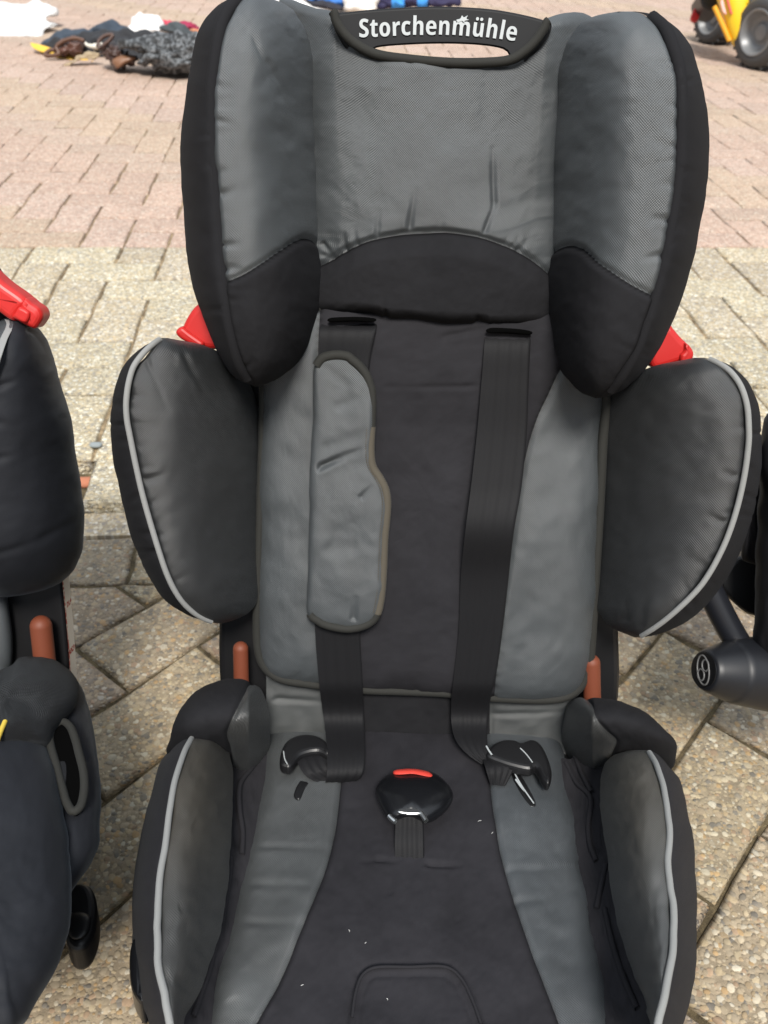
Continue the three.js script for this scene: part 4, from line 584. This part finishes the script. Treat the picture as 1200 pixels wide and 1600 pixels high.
  part('opening', plate(hole, SEAT, 0.0955, 0.005, 0.0008), M.hole, side, 'black plate for the shaded inside of the bound opening in the cover');
  part('opening_binding', tubeOn(hole, SEAT, 0.0955, 0.003, true, 120), M.binding, side);
  part('inner_belt_slot', plate([[90, 1194], [102, 1190], [104, 1212], [99, 1240], [96, 1226]], SEAT, 0.0962, 0.003, 0.0008), M.plastic, side);
  const fo = [[-180, 1140], [-60, 1124], [0, 1122], [34, 1124], [52, 1134], [68, 1160], [82, 1196], [92, 1232], [99, 1262], [106, 1300], [110, 1350], [112, 1400], [108, 1450], [96, 1490], [76, 1530], [54, 1566], [30, 1606], [0, 1640], [-180, 1680]];
  const fb = part('front_bolster', pillow({ out: fo, K: SEAT, o: 0.085, thick: 0.04, back: 0.12, pw: 3.2, N: 160, R: 54, center: [-20, 1370], disp: (x, y) => 0.003 * fbm(x / 70, y / 70, 215), col: tone(215) }), navy, s2);
  part('bolster_binding', tubeOn(fo.slice(1, 9), SEAT, 0.091, 0.0034, false, 90), M.binding, fb);
  part('yellow_stitch', tubeOn([[-4, 1156], [2, 1141], [8, 1127]], SEAT, 0.119, 0.0018), new THREE.MeshStandardMaterial({ color: new THREE.Color().setRGB(0.62, 0.45, 0.06), roughness: 0.7 }), fb);
  const ft = part('foot', plate([[98, 1420], [102, 1392], [116, 1378], [136, 1378], [147, 1392], [151, 1420], [146, 1452], [134, 1474], [116, 1480], [103, 1466]], SEAT, -0.035, 0.03, 0.006, [], 70, 4), M.plastic, s2);
  part('foot_cap', pillow({ out: [[102, 1434], [112, 1426], [132, 1426], [142, 1436], [138, 1458], [124, 1468], [110, 1464]], K: SEAT, o: -0.035, thick: 0.004, back: 0.004, N: 50, R: 12 }), M.plastic, ft);
  const c = onGround(-60, 1350, -0.02), bg = new RoundedBoxGeometry(0.3, 0.1, 0.34, 3, 0.02); bg.translate(c.x - 0.06, 0.035, c.z + 0.04); part('base_shell', bg, M.plastic, s2);
}
// ---------------------------------------------------------------- carrier on the right, cut off by the right edge of the photo
{
  const C = plane(new V3(0, 0, -0.56), new V3(-0.1, 0.5, 1)), s3 = thing('baby_carrier', 'black baby carrier with round oval-badged hinge at the right edge of the photo', 'baby carrier', C(1240, 1100, -0.05).setY(-0.02));
  const cloth = fab(0.012, 0.012, 0.015, texKnit, texKnit, 0.0002, { sheen: 0.2 });
  part('cover', pillow({ out: [[1192, 655], [1230, 640], [1330, 640], [1360, 900], [1330, 1130], [1210, 1120], [1192, 1060], [1178, 1010], [1176, 960], [1178, 880], [1186, 760]], K: C, o: 0.0, thick: 0.05, back: 0.08, N: 110, R: 40, disp: (x, y) => 0.004 * fbm(x / 30, y / 60, 221), col: tone(221) }), cloth, s3);
  part('hanging_cloth', pillow({ out: [[1188, 690], [1200, 700], [1204, 800], [1202, 880], [1188, 884], [1166, 878], [1158, 868], [1162, 820], [1172, 760]], K: C, o: -0.02, thick: 0.02, back: 0.02, N: 80, R: 30, disp: (x, y) => creases([[1178, 880, 1170, 800, 5, 5], [1190, 870, 1186, 780, 5, 5]])(x, y), col: tone(223) }), cloth, s3);
  part('frame_side', plate([[1154, 872], [1210, 878], [1210, 958], [1175, 962], [1145, 940], [1128, 912]], C, -0.045, 0.03, 0.004), M.plastic, s3);
part('handle_arm', tubeOn([[1090, 870], [1102, 905], [1118, 940], [1136, 975], [1156, 1010]], C, 0.0, 0.0125, false, 40), new THREE.MeshPhysicalMaterial({ color: new THREE.Color().setRGB(0.012, 0.013, 0.017), roughness: 0.38 }), s3);
  // hinge: a blunt cone whose badge faces left towards the camera
  const p = C(1100, 1047, 0.035), q = C(1290, 1056, -0.03), ax = q.clone().sub(p).normalize(), prof = [[0.0001, 0], [0.0165, 0], [0.0185, 0.002], [0.0205, 0.006], [0.0275, 0.026], [0.0265, 0.0275], [0.0285, 0.0295], [0.03, 0.034], [0.036, 0.075], [0.037, 0.085], [0.0001, 0.086]];
  const up = C.n.clone().cross(ax).normalize(), M4 = new THREE.Matrix4().makeBasis(up.clone().cross(ax).normalize().negate(), ax, up).setPosition(p);
  const hg = new THREE.LatheGeometry(prof.map((v) => new THREE.Vector2(...v)), 48); const hub = part('hinge', hg.applyMatrix4(M4), new THREE.MeshPhysicalMaterial({ color: new THREE.Color().setRGB(0.009, 0.01, 0.013), roughness: 0.45 }), s3);
  const disc = new THREE.CylinderGeometry(0.0162, 0.0162, 0.0016, 40); part('badge', disc.applyMatrix4(M4.clone()), M.gloss, hub);
  const loops = []; for (const [cx, cz, rx, rz, t] of [[-0.0, 0.0, 0.0075, 0.0135, 0.5], [0.0012, 0.005, 0.0042, 0.0052, 0.5], [-0.0012, -0.0052, 0.0042, 0.0052, 0.5]]) { const pts = []; for (let i = 0; i < 28; i++) { const a = (i / 28) * Math.PI * 2, x = rx * Math.cos(a), z = rz * Math.sin(a); pts.push(new V3(cx + x * Math.cos(t) - z * Math.sin(t), -0.001, cz + x * Math.sin(t) + z * Math.cos(t)).applyMatrix4(M4)); } loops.push(tube3(pts, 0.0008, true, 60, 6)); }
  part('emblem', loops, new THREE.MeshStandardMaterial({ color: new THREE.Color().setRGB(0.13, 0.13, 0.13), roughness: 0.4 }), hub);
}
// ---------------------------------------------------------------- heap of clothes and bags on the far paving
const cloth = (r, g, b, o = {}) => new THREE.MeshPhysicalMaterial({ color: new THREE.Color().setRGB(r, g, b), roughness: 0.8, vertexColors: true, sheen: 0.2, sheenColor: new THREE.Color(1, 1, 1), sheenRoughness: 0.5, ...o });
function heap(name, label, category, out, groundY, o, thick, back, mat, amp, seed, opt = {}) {
  const g = onGround(out.reduce((s, a) => s + a[0], 0) / out.length, groundY), K = plane(g, new V3(0, opt.lean ?? 0.55, 1)), t = thing(name, label, category, g.clone(), opt.group);
  const sc = opt.sc ?? 22;
  part(opt.part ?? 'cloth', pillow({ out, K, o, thick, back, pw: opt.pw ?? 2.4, N: 130, R: 50, disp: (x, y) => amp * (Math.abs(fbm(x / sc, y / sc * 1.4, seed, 2)) * 1.8 - 0.4) + amp * 0.12 * noise(x / 7, y / 6, seed + 2), col: opt.col ?? tone(seed, 0.15, 14) }), mat, t);
  t.K = K; return t;
}
{
  heap('white_patch', 'white patch on the paving at the far left, left of the heap of clothes', 'sheet', [[-60, 64], [-52, 20], [-10, 6], [14, 5], [56, 3], [60, 4], [86, 17], [85, 20], [74, 29], [90, 37], [89, 40], [70, 48], [67, 58], [62, 60], [41, 60], [32, 68], [28, 69], [0, 64]], 60, -0.03, 0.02, 0.03, cloth(0.66, 0.66, 0.65), 0.028, 299, { lean: 4, sc: 30, pw: 5 });  // folded white shape standing in for a featureless white patch
  heap('yellow_cloth', 'yellow cloth spread flat under the heap of clothes', 'cloth', [[48, 66], [62, 69], [85, 83], [120, 88], [165, 98], [190, 106], [235, 108], [236, 115], [205, 113], [170, 106], [130, 96], [90, 91], [60, 80], [50, 74]], 95, -0.02, 0.012, 0.03, cloth(0.72, 0.45, 0.06), 0.01, 301, { lean: 3 });
  heap('black_garment', 'black garment spread beneath the bags and other clothes of the heap', 'clothes', [[66, 74], [110, 54], [160, 46], [230, 48], [290, 54], [312, 70], [300, 104], [230, 106], [180, 104], [130, 92], [90, 84]], 88, 0.0, 0.05, 0.08, cloth(0.02, 0.021, 0.025), 0.02, 302);
  heap('jeans', 'dark blue denim garment lying on the far left side of the heap', 'clothes', [[60, 70], [70, 60], [90, 48], [105, 43], [135, 44], [152, 43], [170, 32], [178, 31], [196, 40], [202, 46], [190, 54], [170, 60], [140, 64], [120, 70], [90, 76], [76, 78]], 72, 0.02, 0.09, 0.12, cloth(0.035, 0.05, 0.072), 0.02, 303, { sc: 30 });
  const bag = heap('leather_bag', 'brown leather handbag with strap at the front left of the heap', 'bag', [[84, 80], [88, 70], [105, 62], [128, 60], [134, 66], [132, 78], [128, 87], [110, 88], [92, 86]], 88, 0.05, 0.06, 0.06, cloth(0.09, 0.04, 0.028, { roughness: 0.4 }), 0.02, 305, { part: 'body', sc: 14 });
  part('strap', tubeOn([[132, 64], [118, 60], [98, 65], [88, 74], [92, 84], [70, 86], [78, 79], [86, 78]], bag.K, 0.11, 0.009, false, 80), cloth(0.1, 0.045, 0.025, { roughness: 0.4 }), bag);
  const bag2 = heap('leather_bag', 'dark brown leather shoulder bag in the middle of the heap, below the white cloth', 'bag', [[154, 78], [160, 68], [175, 64], [190, 74], [200, 84], [212, 88], [210, 98], [196, 107], [182, 108], [172, 98], [158, 88]], 107, 0.06, 0.07, 0.07, cloth(0.06, 0.034, 0.028, { roughness: 0.38 }), 0.025, 307, { part: 'body', sc: 13 });
  part('strap', tubeOn([[156, 76], [154, 66], [164, 56], [176, 55], [172, 62], [160, 72]], bag2.K, 0.12, 0.008, false, 60), cloth(0.07, 0.035, 0.025, { roughness: 0.4 }), bag2);
  part('flap', pillow({ out: [[175, 94], [190, 86], [210, 87], [212, 92], [196, 100], [184, 107], [178, 102]], K: bag2.K, o: 0.12, thick: 0.03, back: 0.02, N: 50, R: 16, col: tone(308) }), cloth(0.22, 0.11, 0.06, { roughness: 0.4 }), bag2);
  heap('white_cloth', 'white cloth lying crumpled on top of the heap', 'cloth', [[196, 42], [206, 32], [212, 20], [222, 18], [240, 22], [256, 34], [258, 40], [272, 52], [250, 54], [216, 58], [190, 60], [180, 54], [186, 48]], 62, 0.06, 0.08, 0.1, cloth(0.8, 0.79, 0.78), 0.025, 309, { sc: 20 });
  heap('white_cloth', 'small white cloth between the two brown leather bags', 'cloth', [[122, 68], [134, 64], [152, 66], [178, 62], [180, 68], [160, 72], [152, 82], [140, 84], [130, 76]], 84, 0.05, 0.05, 0.05, cloth(0.72, 0.68, 0.6), 0.02, 311, { sc: 14 });
  heap('beige_belt', 'tan fabric belt trailing out at the front of the heap', 'belt', [[98, 100], [108, 96], [120, 90], [138, 80], [156, 86], [150, 92], [124, 94], [112, 98], [104, 104]], 100, 0.03, 0.02, 0.03, cloth(0.35, 0.27, 0.17), 0.012, 313, { sc: 9 });
  heap('grey_garment', 'slate grey garment behind the speckled sweater in the heap', 'clothes', [[246, 44], [260, 36], [274, 34], [290, 42], [310, 52], [310, 66], [280, 62], [262, 52]], 70, 0.06, 0.07, 0.1, cloth(0.05, 0.06, 0.066), 0.016, 315);
  heap('knitted_sweater', 'black and grey speckled knitted sweater at the right of the heap', 'clothes', [[182, 64], [196, 60], [225, 58], [250, 54], [275, 52], [300, 54], [330, 60], [340, 90], [325, 112], [290, 116], [262, 113], [242, 110], [236, 102], [225, 104], [212, 100], [214, 92], [226, 84], [206, 80], [190, 76]], 114, 0.08, 0.1, 0.14, cloth(0.075, 0.08, 0.085), 0.024, 317, { sc: 20, col: (x, y) => { const v = noise(x / 2.2, y / 2.2, 318) + 0.6 * noise(x / 1.3, y / 1.3, 319); return v > 0.25 ? 2.1 : v < -0.2 ? 0.25 : 0.9; } });
  heap('maroon_cloth', 'dark red cloth at the back of the heap beside the headrest', 'cloth', [[272, 36], [282, 31], [296, 33], [310, 40], [312, 50], [300, 52], [284, 44]], 56, 0.05, 0.06, 0.08, cloth(0.33, 0.02, 0.07), 0.02, 321, { sc: 12 });
  heap('red_cloth', 'bright red scrap of cloth behind the white cloth of the heap', 'cloth', [[250, 30], [258, 30], [272, 36], [268, 42], [256, 40]], 52, 0.05, 0.04, 0.06, cloth(0.55, 0.06, 0.1), 0.012, 323, { sc: 9 });
  heap('orange_cloth', 'small orange cloth showing between the sweater and the headrest', 'cloth', [[296, 46], [306, 44], [320, 50], [318, 58], [304, 56]], 62, 0.09, 0.04, 0.05, cloth(0.5, 0.2, 0.1), 0.01, 325, { sc: 9 });
  // farther heap, seen over the top of the headrest
  heap('white_cloth', 'white cloth showing just above the left shoulder of the headrest', 'cloth', [[400, -12], [440, -8], [480, 2], [510, 8], [520, 16], [500, 22], [450, 14], [415, 4]], 20, 0.05, 0.06, 0.1, cloth(0.82, 0.82, 0.82), 0.02, 331, { sc: 26 });
  heap('blue_cloth', 'bright blue cloth behind the handle of the headrest', 'cloth', [[470, -14], [540, -16], [548, 6], [536, 14], [520, 10], [490, 4], [474, -2]], 18, 0.08, 0.08, 0.1, cloth(0.05, 0.2, 0.6), 0.03, 333, { sc: 22 });
  heap('black_cloth', 'black cloth lying under the bright blue cloth behind the headrest', 'cloth', [[476, 0], [520, 4], [534, 12], [530, 18], [500, 14], [480, 8]], 20, 0.1, 0.05, 0.08, cloth(0.02, 0.02, 0.03), 0.02, 335, { sc: 20 });
  heap('white_bag', 'white paper bag between the blue cloths above the handle', 'bag', [[540, -16], [586, -14], [590, 10], [576, 19], [544, 19], [536, 8]], 22, 0.1, 0.05, 0.08, cloth(0.8, 0.78, 0.74), 0.015, 337, { pw: 5, sc: 24 });
  heap('navy_jacket', 'dark navy jacket with light blue stripes above the handle', 'clothes', [[586, -18], [650, -20], [706, -12], [718, 4], [700, 12], [640, 12], [590, 12]], 18, 0.08, 0.08, 0.1, cloth(0.1, 0.1, 0.14), 0.025, 339, { sc: 22, col: (x, y) => { const s = (x > 612 && x < 632) || (x > 652 && x < 668); return s ? [0.5, 3, 5.5] : [0.25, 0.22, 0.5]; } });
}
// ---------------------------------------------------------------- ride-on toy quad
{
  const A = onGround(1186, 109), Bk = onGround(1112, 70), q = thing('toy_quad', 'yellow ride-on toy quad with chunky black tyres at the top right', 'toy vehicle', A.clone().setY(0));
  const rub = new THREE.MeshStandardMaterial({ color: new THREE.Color().setRGB(0.055, 0.056, 0.058), roughness: 0.6 }), rimM = new THREE.MeshStandardMaterial({ color: new THREE.Color().setRGB(0.2, 0.205, 0.21), roughness: 0.4, metalness: 0.2 }), yel = new THREE.MeshPhysicalMaterial({ color: new THREE.Color().setRGB(0.85, 0.55, 0.015), roughness: 0.35, clearcoat: 0.4 });
  const axis = new V3(0.86, 0, -0.42).normalize(), fwd = new V3(0, 1, 0).cross(axis).normalize();
  const wheel = (pos, r, w) => {
    const m = new THREE.Matrix4().makeBasis(axis.clone().cross(new V3(0, 1, 0)).normalize(), axis, new V3(0, 1, 0)).setPosition(pos.x, r, pos.z);
    const prof = [[r * 0.62, -w / 2 + 0.004], [r * 0.7, -w / 2], [r * 0.86, -w / 2], [r * 0.97, -w / 2 + w * 0.12], [r, -w / 4], [r, w / 4], [r * 0.97, w / 2 - w * 0.12], [r * 0.86, w / 2], [r * 0.62, w / 2]];
    const tyre = new THREE.LatheGeometry(prof.map((v) => new THREE.Vector2(...v)), 40), lugs = [];
    for (let i = 0; i < 22; i++) for (const s of [-1, 1]) { const b = new THREE.BoxGeometry(0.014, w * 0.36, 0.012); b.rotateY(0); b.translate(r + 0.002, s * w * 0.2, 0); b.rotateY(((i + (s > 0 ? 0.5 : 0)) / 22) * Math.PI * 2); lugs.push(b); }
    const t = part('tyre', [tyre, ...lugs].map((g) => g.applyMatrix4(m)), rub, q);
    const rp = [[0.0001, -w / 2 + 0.03], [r * 0.2, -w / 2 + 0.03], [r * 0.24, -w / 2 + 0.035], [r * 0.3, -w / 2 + 0.05], [r * 0.5, -w / 2 + 0.04], [r * 0.56, -w / 2 + 0.004], [r * 0.63, -w / 2 - 0.004], [r * 0.66, -w / 2 + 0.004]];
    part('rim', new THREE.LatheGeometry(rp.map((v) => new THREE.Vector2(...v)), 36).applyMatrix4(m), rimM, t);
  };
  wheel(new V3(A.x + 0.02, 0, A.z - 0.05), 0.155, 0.17); wheel(new V3(Bk.x + 0.02, 0, Bk.z - 0.05), 0.125, 0.14);
  const W1 = new V3(A.x + 0.02, 0, A.z - 0.05), W2 = new V3(Bk.x + 0.02, 0, Bk.z - 0.05), W3 = W1.clone().addScaledVector(axis, 0.5), W4 = W2.clone().addScaledVector(axis, 0.46), mid = W1.clone().add(W2).add(W3).add(W4).multiplyScalar(0.25), along = W2.clone().add(W4).sub(W1).sub(W3).multiplyScalar(0.5), ang = Math.atan2(along.x, along.z);
  wheel(W3, 0.155, 0.17); wheel(W4, 0.125, 0.14);
  for (const [p, r] of [[W1, 0.155], [W2, 0.125]]) part('axle', tube3([p.clone().setY(r), p.clone().addScaledVector(axis, 0.25).setY(r), p.clone().addScaledVector(axis, 0.48).setY(r)], 0.016, false, 8), M.plastic, q);
  { const g = new RoundedBoxGeometry(0.2, 0.2, along.length() + 0.16, 4, 0.07); g.rotateY(ang); g.translate(mid.x, 0.27, mid.z); part('body', g, yel, q); }
  const K = plane(new V3(A.x, 0, A.z - 0.18), new V3(-0.15, 0.35, 1));
  const body = part('fender', pillow({ out: [[1112, -60], [1118, -10], [1124, 14], [1132, 38], [1138, 58], [1146, 72], [1154, 76], [1166, 72], [1176, 56], [1180, 36], [1184, 12], [1190, -20], [1196, -70], [1150, -100]], K, o: 0.06, thick: 0.09, back: 0.06, pw: 2.6, N: 90, R: 30 }), yel, q);
  part('side_trim', tubeOn([[1116, 10], [1126, 32], [1134, 50], [1140, 64]], K, 0.1, 0.012, false, 40), new THREE.MeshPhysicalMaterial({ color: new THREE.Color().setRGB(0.8, 0.38, 0.02), roughness: 0.4 }), body);
  part('decal', tubeOn([[1134, -10], [1139, 8], [1143, 22]], K, 0.145, 0.006, false, 30), new THREE.MeshStandardMaterial({ color: new THREE.Color().setRGB(0.7, 0.12, 0.08), roughness: 0.5 }), body);
  part('decal', plate([[1126, 2], [1130, 0], [1133, 12], [1135, 22], [1130, 18]], K, 0.128, 0.012, 0.002), new THREE.MeshStandardMaterial({ color: new THREE.Color().setRGB(0.8, 0.5, 0.45), roughness: 0.5 }), body);
  part('chassis', plate([[1096, -14], [1126, -18], [1130, 6], [1120, 16], [1104, 14], [1096, 6]], K, -0.05, 0.25, 0.01), M.plastic, q);
  part('tail_light', plate([[1082, 32], [1080, 26], [1086, 12], [1091, 8], [1094, 20], [1090, 32]], K, -0.2, 0.04, 0.006), M.red, q);
  { const g = new RoundedBoxGeometry(0.2, 0.09, along.length() * 0.55, 4, 0.04); g.rotateY(ang); const c = mid.clone().addScaledVector(along, -0.15); g.translate(c.x, 0.4, c.z); part('saddle', g, M.plastic, q); }
  { const c = mid.clone().addScaledVector(along, 0.35); part('handlebar', [tube3([c.clone().addScaledVector(axis, -0.24).setY(0.56), c.clone().addScaledVector(axis, -0.08).setY(0.58), c.clone().addScaledVector(axis, 0.08).setY(0.58), c.clone().addScaledVector(axis, 0.24).setY(0.56)], 0.013, false, 30), tube3([c.clone().setY(0.3), c.clone().setY(0.45), c.clone().setY(0.58)], 0.016, false, 8)], M.plastic, q); }
}
renderer.render(scene, camera);
